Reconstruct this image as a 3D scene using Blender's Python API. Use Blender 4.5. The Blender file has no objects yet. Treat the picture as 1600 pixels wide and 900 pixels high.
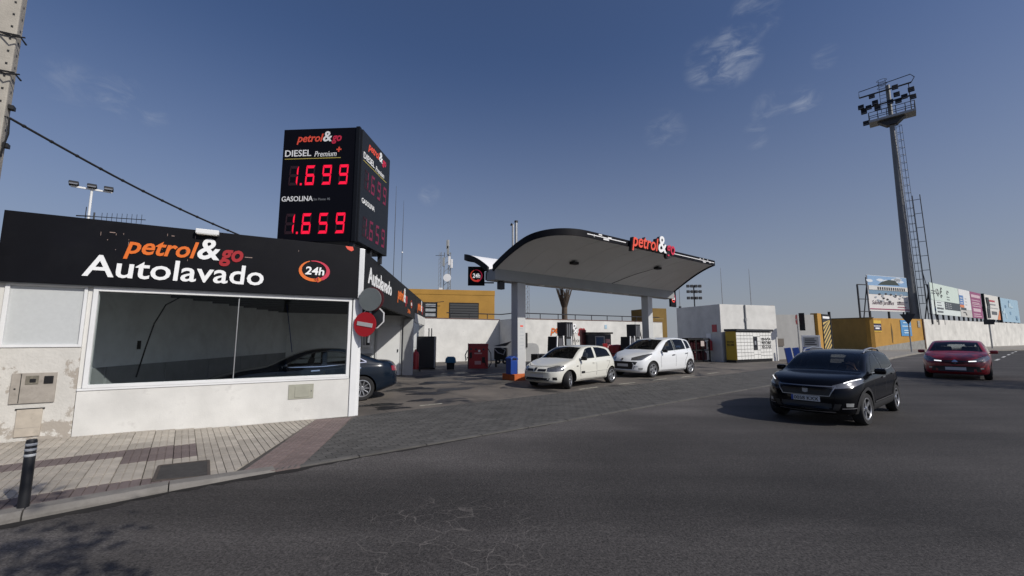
import bpy, bmesh, math, random
from mathutils import Vector, Matrix
from mathutils.bvhtree import BVHTree
R = math.radians
random.seed(7)
SC = bpy.context.scene
COL = SC.collection

# ------------------------------------------------------------------ camera, sky, sun, exposure
cam = bpy.data.cameras.new('camera'); camo = bpy.data.objects.new('camera', cam); COL.objects.link(camo)
cam.sensor_width = 36; cam.lens = 36 * 650 / 1600; cam.clip_start = .05; cam.clip_end = 4000
camo.location = (0, 0, 1.6); camo.rotation_euler = (R(90) + math.atan(78 / 650), 0, 0)
SC.camera = camo
SUN_EL = R(37); SUN_AZ = (.83, -.558)          # horizontal direction towards the sun
w = bpy.data.worlds.new('World'); SC.world = w; w.use_nodes = True
nt = w.node_tree; N = nt.nodes; L = nt.links
bg = N['Background']; bg.inputs['Strength'].default_value = .080
sky = N.new('ShaderNodeTexSky'); sky.sky_type = 'NISHITA'; sky.sun_disc = False
sky.sun_elevation = SUN_EL; sky.sun_rotation = math.atan2(SUN_AZ[0], SUN_AZ[1])
sky.altitude = 300; sky.air_density = 1.0; sky.dust_density = 2.4; sky.ozone_density = 6.0
# thin cirrus wisps, part of the sky itself
tc = N.new('ShaderNodeTexCoord')
def wisp(direction, width, amount):
    d = Vector(direction).normalized()
    dot = N.new('ShaderNodeVectorMath'); dot.operation = 'DOT_PRODUCT'; dot.inputs[1].default_value = d
    L.new(tc.outputs['Generated'], dot.inputs[0])
    mr = N.new('ShaderNodeMapRange'); mr.interpolation_type = 'SMOOTHSTEP'
    mr.inputs['From Min'].default_value = math.cos(width); mr.inputs['From Max'].default_value = 1
    mr.inputs['To Max'].default_value = amount
    L.new(dot.outputs['Value'], mr.inputs['Value'])
    return mr.outputs['Result']
def pix(x, y):
    a = (x - 800) / 650; b = (450 - y) / 650; p = math.atan(78 / 650)
    return (a, math.cos(p) - b * math.sin(p), math.sin(p) + b * math.cos(p))
acc = None
for (x, y, wd, am) in [(1142, 88, .062, .85), (1108, 100, .055, .6), (1180, 25, .05, .55), (1257, 157, .032, .8), (1205, 170, .04, .4),
                       (1290, 88, .025, .4), (185, 150, .042, .5), (110, 130, .045, .3), (240, 183, .025, .4), (1040, 205, .05, .35), (670, 305, .03, .35), (1180, 212, .03, .5)]:
    o = wisp(pix(x, y), wd, am)
    if acc is None: acc = o
    else:
        m = N.new('ShaderNodeMath'); m.operation = 'MAXIMUM'; L.new(acc, m.inputs[0]); L.new(o, m.inputs[1]); acc = m.outputs[0]
mp = N.new('ShaderNodeMapping'); mp.inputs['Rotation'].default_value = (0, R(35), R(20)); mp.inputs['Scale'].default_value = (1, 1, 2.2)
L.new(tc.outputs['Generated'], mp.inputs['Vector'])
cn = N.new('ShaderNodeTexNoise'); cn.inputs['Scale'].default_value = 17; cn.inputs['Detail'].default_value = 6; cn.inputs['Roughness'].default_value = .62; cn.inputs['Distortion'].default_value = .6
L.new(mp.outputs['Vector'], cn.inputs['Vector'])
cr = N.new('ShaderNodeMapRange'); cr.inputs['From Min'].default_value = .40; cr.inputs['From Max'].default_value = .86; cr.interpolation_type = 'SMOOTHSTEP'
L.new(cn.outputs['Fac'], cr.inputs['Value'])
c8 = N.new('ShaderNodeMath'); c8.operation = 'MULTIPLY'; c8.inputs[1].default_value = .78; L.new(acc, c8.inputs[0])
cm = N.new('ShaderNodeMath'); cm.operation = 'MULTIPLY'; L.new(c8.outputs[0], cm.inputs[0]); L.new(cr.outputs['Result'], cm.inputs[1])
mx = N.new('ShaderNodeMix'); mx.data_type = 'RGBA'; mx.inputs['B'].default_value = (5.4, 5.9, 6.9, 1)
sz = N.new('ShaderNodeSeparateXYZ'); L.new(tc.outputs['Generated'], sz.inputs[0])
hz_ = N.new('ShaderNodeMapRange'); hz_.inputs['From Min'].default_value = .0; hz_.inputs['From Max'].default_value = .60; hz_.inputs['To Min'].default_value = 1; hz_.inputs['To Max'].default_value = 0; L.new(sz.outputs['Z'], hz_.inputs['Value'])
pw_ = N.new('ShaderNodeMath'); pw_.operation = 'POWER'; pw_.inputs[1].default_value = 1.6; L.new(hz_.outputs[0], pw_.inputs[0])
hm = N.new('ShaderNodeMath'); hm.operation = 'MULTIPLY'; hm.inputs[1].default_value = .85; L.new(pw_.outputs[0], hm.inputs[0])
tint = N.new('ShaderNodeMix'); tint.data_type = 'RGBA'; tint.blend_type = 'MULTIPLY'; tint.inputs['Factor'].default_value = 1; tint.inputs['B'].default_value = (1.0, .965, 1.05, 1); L.new(sky.outputs['Color'], tint.inputs['A'])
hx = N.new('ShaderNodeMix'); hx.data_type = 'RGBA'; hx.inputs['B'].default_value = (4.0, 4.25, 4.7, 1); L.new(hm.outputs[0], hx.inputs['Factor']); L.new(tint.outputs['Result'], hx.inputs['A'])
L.new(cm.outputs[0], mx.inputs['Factor']); L.new(hx.outputs['Result'], mx.inputs['A'])
L.new(mx.outputs['Result'], bg.inputs['Color'])
sun = bpy.data.lights.new('sun', 'SUN'); sun.energy = 3.6; sun.angle = R(.53); sun.color = (1, .95, .87)
suno = bpy.data.objects.new('sun', sun); COL.objects.link(suno)
sd = Vector((SUN_AZ[0] * math.cos(SUN_EL), SUN_AZ[1] * math.cos(SUN_EL), math.sin(SUN_EL)))
suno.rotation_euler = sd.to_track_quat('Z', 'Y').to_euler(); suno.location = (20, -30, 40)
vs = SC.view_settings; vs.view_transform = 'Standard'; vs.look = 'None'; vs.exposure = 0; vs.gamma = 1
SC.render.engine = 'CYCLES'

# ------------------------------------------------------------------ materials
MATS = {}
def mat(name, col, rough=.6, metal=0., var=0., vscale=3., bump=0., bscale=80., emit=0., spec=.5, dirt=None, dscale=1.2, dlo=.52, dhi=.7, rnd=0., coat=0.):
    """procedural principled material; var = soft tone variation, dirt = (colour) patches with a shape of their own"""
    if name in MATS: return MATS[name]
    m = bpy.data.materials.new(name); m.use_nodes = True; t = m.node_tree; n = t.nodes; l = t.links
    b = n['Principled BSDF']; b.inputs['Roughness'].default_value = rough; b.inputs['Metallic'].default_value = metal
    b.inputs['Specular IOR Level'].default_value = spec; b.inputs['Coat Weight'].default_value = coat; b.inputs['Coat Roughness'].default_value = .04
    c4 = (*col, 1)
    co = n.new('ShaderNodeTexCoord').outputs['Object']
    out = None
    if var or dirt or rnd:
        rgb = n.new('ShaderNodeRGB'); rgb.outputs[0].default_value = c4; out = rgb.outputs[0]
        if var:
            ns = n.new('ShaderNodeTexNoise'); ns.inputs['Scale'].default_value = vscale; ns.inputs['Detail'].default_value = 8; ns.inputs['Roughness'].default_value = .6
            l.new(co, ns.inputs['Vector'])
            mr = n.new('ShaderNodeMapRange'); mr.inputs['From Min'].default_value = .3; mr.inputs['From Max'].default_value = .7
            mr.inputs['To Min'].default_value = 1 - var; mr.inputs['To Max'].default_value = 1 + var * .6
            l.new(ns.outputs['Fac'], mr.inputs['Value'])
            mu = n.new('ShaderNodeVectorMath'); mu.operation = 'SCALE'; l.new(out, mu.inputs[0]); l.new(mr.outputs[0], mu.inputs['Scale']); out = mu.outputs[0]
        if rnd:
            oi = n.new('ShaderNodeObjectInfo'); mr = n.new('ShaderNodeMapRange'); mr.inputs['To Min'].default_value = 1 - rnd; mr.inputs['To Max'].default_value = 1 + rnd
            l.new(oi.outputs['Random'], mr.inputs['Value'])
            mu = n.new('ShaderNodeVectorMath'); mu.operation = 'SCALE'; l.new(out, mu.inputs[0]); l.new(mr.outputs[0], mu.inputs['Scale']); out = mu.outputs[0]
        if dirt:
            ns = n.new('ShaderNodeTexNoise'); ns.inputs['Scale'].default_value = dscale; ns.inputs['Detail'].default_value = 10; ns.inputs['Roughness'].default_value = .68
            ns.inputs['Distortion'].default_value = .3
            l.new(co, ns.inputs['Vector'])
            mr = n.new('ShaderNodeMapRange'); mr.inputs['From Min'].default_value = dlo; mr.inputs['From Max'].default_value = dhi; l.new(ns.outputs['Fac'], mr.inputs['Value'])
            mi = n.new('ShaderNodeMix'); mi.data_type = 'RGBA'; mi.inputs['B'].default_value = (*dirt, 1)
            l.new(mr.outputs[0], mi.inputs['Factor']); l.new(out, mi.inputs['A']); out = mi.outputs['Result']
        l.new(out, b.inputs['Base Color'])
    else: b.inputs['Base Color'].default_value = c4
    if bump:
        ns = n.new('ShaderNodeTexNoise'); ns.inputs['Scale'].default_value = bscale; ns.inputs['Detail'].default_value = 4; l.new(co, ns.inputs['Vector'])
        bp = n.new('ShaderNodeBump'); bp.inputs['Strength'].default_value = bump; bp.inputs['Distance'].default_value = .01
        l.new(ns.outputs['Fac'], bp.inputs['Height']); l.new(bp.outputs[0], b.inputs['Normal'])
    if emit:
        b.inputs['Emission Color'].default_value = c4; b.inputs['Emission Strength'].default_value = emit
    MATS[name] = m
    return m
def glass_mat(name, tint, refl_rough=.015, ior=1.5):
    m = bpy.data.materials.new(name); m.use_nodes = True; t = m.node_tree; n = t.nodes; l = t.links
    n.remove(n['Principled BSDF']); o = n['Material Output']
    tr = n.new('ShaderNodeBsdfTransparent'); tr.inputs[0].default_value = (*tint, 1)
    gl = n.new('ShaderNodeBsdfGlossy'); gl.inputs['Roughness'].default_value = refl_rough
    fr = n.new('ShaderNodeFresnel'); fr.inputs['IOR'].default_value = ior
    mi = n.new('ShaderNodeMixShader'); l.new(fr.outputs[0], mi.inputs[0]); l.new(tr.outputs[0], mi.inputs[1]); l.new(gl.outputs[0], mi.inputs[2])
    l.new(mi.outputs[0], o.inputs['Surface']); MATS[name] = m
    return m
car_glass = glass_mat('car_glass', (.76, .80, .80)); dark_glass = glass_mat('privacy_glass', (.35, .38, .40)); shop_glass = glass_mat('shop_glass', (.93, .96, .96), .015, 1.22); lamp_glass = glass_mat('lamp_glass', (.75, .78, .8))
white_wall = mat('white_render', (.64, .635, .605), .85, var=.15, vscale=1.3, bump=.25, bscale=45, dirt=(.40, .39, .37), dscale=2.6, dlo=.60, dhi=.86)
old_wall = mat('peeling_plaster', (.58, .565, .525), .9, var=.14, vscale=2.2, bump=.6, bscale=30, dirt=(.36, .325, .28), dscale=2.1, dlo=.545, dhi=.575)
far_white = mat('weathered_white_render', (.62, .61, .57), .9, var=.22, vscale=.55, bump=.3, bscale=8, dirt=(.33, .32, .30), dscale=.35, dlo=.55, dhi=.8)
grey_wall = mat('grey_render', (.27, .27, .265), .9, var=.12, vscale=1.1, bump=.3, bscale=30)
ochre = mat('ochre_render', (.41, .225, .045), .9, var=.16, vscale=.7, bump=.35, bscale=14, dirt=(.34, .20, .06), dscale=.7, dlo=.58, dhi=.85)
plinth_grey = mat('cement_plinth', (.25, .25, .235), .95, var=.25, vscale=2, bump=.5, bscale=20)
white_paint = mat('white_metal_paint', (.72, .73, .73), .45, var=.06, vscale=2.5, dirt=(.42, .41, .38), dscale=3.2, dlo=.64, dhi=.82)
white_clean = mat('white_clean', (.8, .8, .8), .5)
panel_white = mat('frosted_panel', (.50, .52, .52), .5, var=.05, vscale=20, bump=.2, bscale=160)
navy = mat('dark_fascia', (.0045, .0048, .0075), .55, var=.3, vscale=1.2, spec=.14, dirt=(.008, .0085, .0105), dscale=1.8, dlo=.5, dhi=.8)
fascia_side = mat('dark_fascia_dusty', (.014, .0145, .016), .6, var=.2, vscale=1.2, spec=.15)
black = mat('black_plastic', (.012, .012, .013), .5, spec=.35)
rubber = mat('tyre_rubber', (.018, .018, .019), .82, var=.25, vscale=14)
dark_metal = mat('dark_steel', (.035, .037, .042), .5, .3)
grey_metal = mat('galvanised_steel', (.33, .34, .35), .5, .55, var=.15, vscale=4)
grey_paint = mat('grey_paint', (.29, .30, .30), .55, var=.08, vscale=1.5)
soffit = mat('canopy_soffit', (.62, .62, .61), .7, var=.06, vscale=.8)
alloy = mat('alloy', (.42, .43, .45), .32, .8)
chrome = mat('chrome', (.75, .76, .78), .14, 1.)
red_paint = mat('red_paint', (.32, .012, .016), .42, var=.12, vscale=3)
red_sign = mat('red_sign_film', (.42, .006, .014), .5)
letter_white = mat('letter_white', (.82, .83, .83), .5); letter_orange = mat('letter_orange', (.72, .15, .012), .5); letter_red = mat('letter_red', (.34, .006, .012), .5)
letter_vermilion = mat('letter_vermilion', (.78, .085, .045), .5); letter_rose = mat('letter_rose', (.55, .02, .06), .5)
led_on = mat('led_lit', (.74, .004, .035), .5, emit=.85); led_off = mat('led_unlit', (.020, .003, .008), .6)
led_dim = mat('led_side', (.16, .012, .045), .6, emit=.14)
blue_plastic = mat('blue_plastic', (.012, .05, .26), .45); teal_plastic = mat('teal_plastic', (.01, .10, .20), .5)
orange_brick = mat('orange_brick', (.50, .12, .03), .85, var=.2, vscale=9, bump=.4)
concrete = mat('concrete', (.20, .195, .185), .9, var=.2, vscale=1.5, bump=.4, bscale=60)
kerb_mat = mat('kerb_stone', (.20, .188, .172), .9, var=.22, vscale=5, bump=.5, bscale=50, rnd=.12, dirt=(.12, .11, .10), dscale=3.5, dlo=.58, dhi=.75)
tile_sand = mat('sand_tile', (.37, .335, .285), .88, var=.2, vscale=5, bump=.4, bscale=90, rnd=.13, dirt=(.20, .18, .155), dscale=2.2, dlo=.52, dhi=.8)
tile_red = mat('brick_red_tile', (.145, .114, .108), .88, var=.2, vscale=5, bump=.4, bscale=90, rnd=.12)
tactile_mat = mat('tactile_red', (.185, .142, .133), .88, var=.3, vscale=4, bump=.3, bscale=90, rnd=.12, dirt=(.09, .076, .07), dscale=2, dlo=.48, dhi=.72)
paver_mat = mat('grey_paver', (.082, .079, .075), .9, var=.35, vscale=2, bump=.4, bscale=80, rnd=.2)
joint_mat = mat('joint_sand', (.065, .06, .055), .95, var=.3, vscale=4)
hatch_mat = mat('hatch_cream', (.46, .41, .34), .8, var=.15, vscale=6, dirt=(.26, .23, .19), dscale=5, dlo=.58, dhi=.75)
meter_mat = mat('meter_cover', (.34, .31, .27), .75, var=.18, vscale=7, dirt=(.2, .18, .155), dscale=6, dlo=.56, dhi=.75)
vent_mat = mat('hatch_olive', (.33, .33, .27), .7, var=.12, vscale=6)
line_paint = mat('worn_line_paint', (.40, .38, .31), .85, var=.35, vscale=9, dirt=(.1, .1, .1), dscale=14, dlo=.5, dhi=.62)
wood_concrete = mat('pole_concrete', (.37, .345, .30), .9, var=.2, vscale=4, bump=.5, bscale=40)
skin = mat('skin', (.48, .29, .21), .6); hair = mat('dark_hair', (.02, .015, .012), .7); shirt = mat('dark_shirt', (.04, .04, .05), .85)
seat_mat = mat('seat_fabric', (.03, .03, .033), .9); seat_light = mat('seat_fabric_grey', (.12, .12, .12), .9)
interior = mat('car_interior', (.012, .012, .013), .8)
leaf_mat = mat('leaf', (.05, .085, .025), .7, var=.3, vscale=5); bark = mat('bark', (.10, .075, .055), .95, var=.3, vscale=8, bump=.6, bscale=20)
thatch = mat('dry_frond', (.075, .056, .042), .95, var=.4, vscale=6)

def asphalt():
    m = bpy.data.materials.new('asphalt'); m.use_nodes = True; t = m.node_tree; n = t.nodes; l = t.links; b = n['Principled BSDF']
    co = n.new('ShaderNodeTexCoord').outputs['Object']
    def noise(scale, detail=6, rough=.6, dist=0., vec=co):
        x = n.new('ShaderNodeTexNoise'); x.inputs['Scale'].default_value = scale; x.inputs['Detail'].default_value = detail
        x.inputs['Roughness'].default_value = rough; x.inputs['Distortion'].default_value = dist; l.new(vec, x.inputs['Vector']); return x.outputs['Fac']
    def rng(v, a, b_, c, d, smooth=False):
        x = n.new('ShaderNodeMapRange'); x.inputs['From Min'].default_value = a; x.inputs['From Max'].default_value = b_
        x.inputs['To Min'].default_value = c; x.inputs['To Max'].default_value = d
        if smooth: x.interpolation_type = 'SMOOTHSTEP'
        l.new(v, x.inputs['Value']); return x.outputs[0]
    def mul(a, b_):
        x = n.new('ShaderNodeMath'); x.operation = 'MULTIPLY'; l.new(a, x.inputs[0]); l.new(b_, x.inputs[1]); return x.outputs[0]
    fine = noise(48, 3, .8); mid = noise(17, 4, .7); big = noise(.33, 5, .55)
    # long streaks along the driving direction (tyre wear)
    mp = n.new('ShaderNodeMapping'); mp.inputs['Rotation'].default_value = (0, 0, -R(38)); mp.inputs['Scale'].default_value = (.05, .8, 1); l.new(co, mp.inputs['Vector'])
    streak = noise(1.2, 4, .55, 0, mp.outputs[0])
    tone = mul(mul(rng(fine, .32, .68, .25, 1.8), rng(big, .3, .7, .62, 1.38)), mul(rng(streak, .3, .7, .68, 1.30), rng(mid, .3, .7, .74, 1.26)))
    # older, paler surface beyond an uneven resurfacing edge
    sx = n.new('ShaderNodeSeparateXYZ'); l.new(co, sx.inputs[0]); ad = n.new('ShaderNodeMath'); ad.operation = 'MULTIPLY_ADD'; ad.inputs[1].default_value = 1.1; l.new(noise(.9, 4), ad.inputs[0]); l.new(sx.outputs['Y'], ad.inputs[2])
    tone = mul(tone, rng(ad.outputs[0], 4.18, 4.36, 1.34, 1.0))
    dn_ = n.new('ShaderNodeVectorMath'); dn_.operation = 'DOT_PRODUCT'; dn_.inputs[1].default_value = (.617, -.787, 0); l.new(co, dn_.inputs[0])
    de = n.new('ShaderNodeMath'); de.operation = 'MULTIPLY_ADD'; de.inputs[1].default_value = 1.6; l.new(noise(.8, 5), de.inputs[0]); l.new(dn_.outputs['Value'], de.inputs[2])
    tone = mul(tone, rng(de.outputs[0], -5.0, -2.9, 1.75, 1.0, True))
    base = n.new('ShaderNodeVectorMath'); base.operation = 'SCALE'; base.inputs[0].default_value = (.0425, .0392, .0375); l.new(tone, base.inputs['Scale'])
    # alligator cracks, only in a worn patch
    warp = n.new('ShaderNodeTexNoise'); warp.inputs['Scale'].default_value = 2.5; warp.inputs['Detail'].default_value = 4; l.new(co, warp.inputs['Vector'])
    wv = n.new('ShaderNodeVectorMath'); wv.operation = 'MULTIPLY_ADD'; wv.inputs[1].default_value = (.35, .35, 0); l.new(warp.outputs['Color'], wv.inputs[0]); l.new(co, wv.inputs[2])
    vo = n.new('ShaderNodeTexVoronoi'); vo.feature = 'DISTANCE_TO_EDGE'; vo.inputs['Scale'].default_value = 5.2; l.new(wv.outputs[0], vo.inputs['Vector'])
    crack = rng(vo.outputs['Distance'], .0, .024, 1, 0)
    ds = n.new('ShaderNodeVectorMath'); ds.operation = 'DISTANCE'; ds.inputs[1].default_value = (-.55, 3.5, 0); l.new(co, ds.inputs[0])
    patch = rng(ds.outputs['Value'], .45, 1.2, 1, 0, True)
    gaps = rng(noise(2.2, 5), .38, .56, 0, 1)
    cf = mul(mul(crack, patch), gaps)
    mi = n.new('ShaderNodeMix'); mi.data_type = 'RGBA'; mi.inputs['B'].default_value = (.15, .136, .126, 1); l.new(cf, mi.inputs['Factor']); l.new(base.outputs[0], mi.inputs['A'])
    # sparse pale stones
    vs_ = n.new('ShaderNodeTexVoronoi'); vs_.inputs['Scale'].default_value = 48; l.new(co, vs_.inputs['Vector'])
    st = mul(rng(vs_.outputs['Distance'], .12, .28, 1, 0), rng(noise(30, 2), .54, .64, 0, .8))
    m2 = n.new('ShaderNodeMix'); m2.data_type = 'RGBA'; m2.inputs['B'].default_value = (.15, .14, .13, 1); l.new(st, m2.inputs['Factor']); l.new(mi.outputs['Result'], m2.inputs['A'])
    l.new(m2.outputs['Result'], b.inputs['Base Color']); b.inputs['Roughness'].default_value = .82; b.inputs['Specular IOR Level'].default_value = .35
    bp = n.new('ShaderNodeBump'); bp.inputs['Strength'].default_value = .7; bp.inputs['Distance'].default_value = .006
    l.new(fine, bp.inputs['Height']); l.new(bp.outputs[0], b.inputs['Normal'])
    return m
def stained_concrete():
    """forecourt slab: pale concrete with oil and water stains of their own shape"""
    m = bpy.data.materials.new('stained_slab'); m.use_nodes = True; t = m.node_tree; n = t.nodes; l = t.links; b = n['Principled BSDF']
    co = n.new('ShaderNodeTexCoord').outputs['Object']
    def noise(s, d, r=.6, dist=0.):
        x = n.new('ShaderNodeTexNoise'); x.inputs['Scale'].default_value = s; x.inputs['Detail'].default_value = d; x.inputs['Roughness'].default_value = r; x.inputs['Distortion'].default_value = dist
        l.new(co, x.inputs['Vector']); return x.outputs['Fac']
    def rng(v, a, c, d, e):
        x = n.new('ShaderNodeMapRange'); x.inputs['From Min'].default_value = a; x.inputs['From Max'].default_value = c; x.inputs['To Min'].default_value = d; x.inputs['To Max'].default_value = e; l.new(v, x.inputs['Value']); return x.outputs[0]
    cr = n.new('ShaderNodeMix'); cr.data_type = 'RGBA'; cr.inputs['A'].default_value = (.070, .063, .056, 1); cr.inputs['B'].default_value = (.165, .143, .121, 1)
    l.new(rng(noise(.55, 8, .62), .35, .68, 0, 1), cr.inputs['Factor'])
    s1 = n.new('ShaderNodeMix'); s1.data_type = 'RGBA'; s1.inputs['B'].default_value = (.022, .021, .021, 1)
    st = rng(noise(.9, 7, .55, .4), .56, .62, 0, .85); l.new(st, s1.inputs['Factor']); l.new(cr.outputs['Result'], s1.inputs['A'])
    l.new(s1.outputs['Result'], b.inputs['Base Color'])
    l.new(rng(st, 0, .85, .85, .6), b.inputs['Roughness'])
    bp = n.new('ShaderNodeBump'); bp.inputs['Strength'].default_value = .35; bp.inputs['Distance'].default_value = .005; l.new(noise(70, 3), bp.inputs['Height']); l.new(bp.outputs[0], b.inputs['Normal'])
    return m
asphalt_mat = asphalt(); slab_mat = stained_concrete()
terrain_mat = mat('dry_earth', (.17, .15, .115), .95, var=.3, vscale=.05)
def paint(name, col, flake=.0):
    return mat(name, col, .32, 0., var=.03, vscale=2, spec=.5, coat=1.)

# ------------------------------------------------------------------ mesh builder
class B:
    def __init__(s): s.v = []; s.f = []
    def quad(s, a, b, c, d):
        i = len(s.v); s.v += [a, b, c, d]; s.f.append((i, i + 1, i + 2, i + 3)); return s
    def poly(s, pts):
        i = len(s.v); s.v += pts; s.f.append(tuple(range(i, i + len(pts)))); return s
    def box(s, x0, x1, y0, y1, z0, z1):
        i = len(s.v); s.v += [(x, y, z) for z in (z0, z1) for x, y in ((x0, y0), (x1, y0), (x1, y1), (x0, y1))]
        s.f += [tuple(i + k for k in q) for q in ((3, 2, 1, 0), (4, 5, 6, 7), (0, 1, 5, 4), (1, 2, 6, 5), (2, 3, 7, 6), (3, 0, 4, 7))]; return s
    def mbox(s, M, sx, sy, sz):
        """box centred in matrix M"""
        i = len(s.v); t = B().box(-sx / 2, sx / 2, -sy / 2, sy / 2, -sz / 2, sz / 2)
        s.v += [tuple(M @ Vector(p)) for p in t.v]; s.f += [tuple(i + k for k in q) for q in t.f]; return s
    def prism(s, pts, vec):
        """polygon (3D points) swept along vec"""
        i = len(s.v); n = len(pts); vec = Vector(vec)
        s.v += [tuple(p) for p in pts] + [tuple(Vector(p) + vec) for p in pts]
        s.f.append(tuple(i + k for k in reversed(range(n)))); s.f.append(tuple(i + n + k for k in range(n)))
        for k in range(n): s.f.append((i + k, i + (k + 1) % n, i + n + (k + 1) % n, i + n + k))
        return s
    def bar(s, p, q, wdt, hgt=None):
        """rectangular bar from p to q"""
        p = Vector(p); q = Vector(q); d = q - p; hgt = hgt or wdt
        M = Matrix.Translation((p + q) / 2) @ d.to_track_quat('X', 'Z').to_matrix().to_4x4()
        return s.mbox(M, d.length, wdt, hgt)
    def tube(s, pts, r, n=8, cap=True):
        pts = [Vector(p) for p in pts]; rs = r if isinstance(r, (list, tuple)) else [r] * len(pts); i = len(s.v)
        up = None
        for k, p in enumerate(pts):
            d = (pts[min(k + 1, len(pts) - 1)] - pts[max(k - 1, 0)]).normalized()
            if up is None:
                up = d.orthogonal().normalized()
            else:
                up = (up - d * up.dot(d)); up = up.normalized() if up.length > 1e-6 else d.orthogonal().normalized()
            b = d.cross(up)
            for j in range(n):
                a = 2 * math.pi * j / n; s.v.append(tuple(p + (up * math.cos(a) + b * math.sin(a)) * rs[k]))
        for k in range(len(pts) - 1):
            for j in range(n): s.f.append((i + k * n + j, i + k * n + (j + 1) % n, i + (k + 1) * n + (j + 1) % n, i + (k + 1) * n + j))
        if cap:
            s.f.append(tuple(i + j for j in reversed(range(n)))); e = i + (len(pts) - 1) * n; s.f.append(tuple(e + j for j in range(n)))
        return s
    def lathe(s, prof, M=Matrix(), n=24):
        """profile (r, h) turned about the z axis of M"""
        i = len(s.v); m = len(prof)
        for j in range(n):
            a = 2 * math.pi * j / n
            for r, h in prof: s.v.append(tuple(M @ Vector((r * math.cos(a), r * math.sin(a), h))))
        for j in range(n):
            for k in range(m - 1): s.f.append((i + j * m + k, i + ((j + 1) % n) * m + k, i + ((j + 1) % n) * m + k + 1, i + j * m + k + 1))
        return s
    def build(s, name, m, parent=None, smooth=False, bevel=0, kind=None, label=None, recalc=True):
        me = bpy.data.meshes.new(name); me.from_pydata([tuple(p) for p in s.v], [], s.f)
        if recalc or bevel:
            bm = bmesh.new(); bm.from_mesh(me); bmesh.ops.remove_doubles(bm, verts=bm.verts, dist=1e-5)
            if bevel: bmesh.ops.bevel(bm, geom=list(bm.edges), offset=bevel, segments=2, profile=.6, affect='EDGES', clamp_overlap=True)
            bmesh.ops.recalc_face_normals(bm, faces=bm.faces); bm.to_mesh(me); bm.free()
        if smooth:
            me.polygons.foreach_set('use_smooth', [True] * len(me.polygons)); me.set_sharp_from_angle(angle=R(38))
        me.materials.append(m)
        o = bpy.data.objects.new(name, me); COL.objects.link(o)
        if parent: o.parent = parent
        if kind: o['kind'] = kind
        if label: o['label'] = label
        return o
def thing(name, label, cat, loc=(0, 0, 0), rz=0., group=None):
    o = bpy.data.objects.new(name, None); COL.objects.link(o); o.location = loc; o.rotation_euler = (0, 0, rz); o.empty_display_size = .2
    o['label'] = label; o['category'] = cat
    if group: o['group'] = group
    return o
def tag(o, label, cat, group=None):
    o['label'] = label; o['category'] = cat
    if group: o['group'] = group
    return o
def struct(o): o['kind'] = 'structure'; return o
def text(body, m, parent, o, xd, up, W, H, shear=0., bold=0., depth=.004, name='lettering', fitw=True):
    """lettering as a thin mesh: bounding box W x H with its lower left corner at o, in the plane (xd, up)"""
    cu = bpy.data.curves.new('t', 'FONT'); cu.body = body; cu.size = 1; cu.shear = shear; cu.offset = bold; cu.resolution_u = 3
    to = bpy.data.objects.new('t', cu); COL.objects.link(to)
    dg = bpy.context.evaluated_depsgraph_get(); me = bpy.data.meshes.new_from_object(to.evaluated_get(dg))
    bpy.data.objects.remove(to); bpy.data.curves.remove(cu)
    xs = [v.co.x for v in me.vertices]; ys = [v.co.y for v in me.vertices]
    x0, x1, y0, y1 = min(xs), max(xs), min(ys), max(ys); o = Vector(o); xd = Vector(xd).normalized(); up = Vector(up).normalized(); nn = xd.cross(up)
    sy = H / (y1 - y0); sx = W / (x1 - x0) if fitw else sy
    bm = bmesh.new(); bm.from_mesh(me)
    for v in bm.verts: v.co = o + xd * ((v.co.x - x0) * sx) + up * ((v.co.y - y0) * sy)
    r = bmesh.ops.extrude_face_region(bm, geom=list(bm.faces))
    for g in r['geom']:
        if isinstance(g, bmesh.types.BMVert): g.co += nn * depth
    bmesh.ops.recalc_face_normals(bm, faces=bm.faces)
    # one object for each letter
    left = set(bm.verts); isl = []
    while left:
        st = [left.pop()]; cur = set(st)
        while st:
            v = st.pop()
            for e in v.link_edges:
                u = e.other_vert(v)
                if u not in cur: cur.add(u); left.discard(u); st.append(u)
        xs = [(v.co - o).dot(xd) for v in cur]; isl.append([min(xs), max(xs), cur])
    isl.sort(key=lambda t: t[0]); grp = []
    for a in isl:
        if grp and min(a[1], grp[-1][1]) - max(a[0], grp[-1][0]) > .6 * min(a[1] - a[0], grp[-1][1] - grp[-1][0]): grp[-1][1] = max(a[1], grp[-1][1]); grp[-1][2] |= a[2]
        else: grp.append([a[0], a[1], set(a[2])])
    one = H < .10 or len(grp) == 1
    for g in ([[0, 0, set(bm.verts)]] if one else grp):
        fs = [f for f in bm.faces if f.verts[0] in g[2]]; ix = {v: k for k, v in enumerate(g[2])}; m2 = bpy.data.meshes.new('letter')
        m2.from_pydata([tuple(v.co) for v in g[2]], [], [tuple(ix[v] for v in f.verts) for f in fs]); m2.materials.append(m)
        ob = bpy.data.objects.new('letter' if not one or len(body) == 1 else name, m2); COL.objects.link(ob); ob.parent = parent
        if one and len(body) > 1: ob['kind'] = 'stuff'
    bm.free(); bpy.data.meshes.remove(me)
def logo(parent, o, xd, up, W, mats, depth=.006, bold=.02):
    """station word mark; o = left end of the base line, W = total width"""
    o = Vector(o); xd = Vector(xd).normalized(); up = Vector(up).normalized()
    text('petrol', mats[0], parent, o - up * .065 * W, xd, up, .60 * W, .235 * W, .25, bold, depth)
    text('&', mats[1], parent, o + xd * .592 * W - up * .012 * W, xd, up, .20 * W, .235 * W, .1, bold, depth)
    text('go', mats[2], parent, o + xd * .79 * W - up * .07 * W, xd, up, .22 * W, .19 * W, .2, bold * 1.6, depth)
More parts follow.
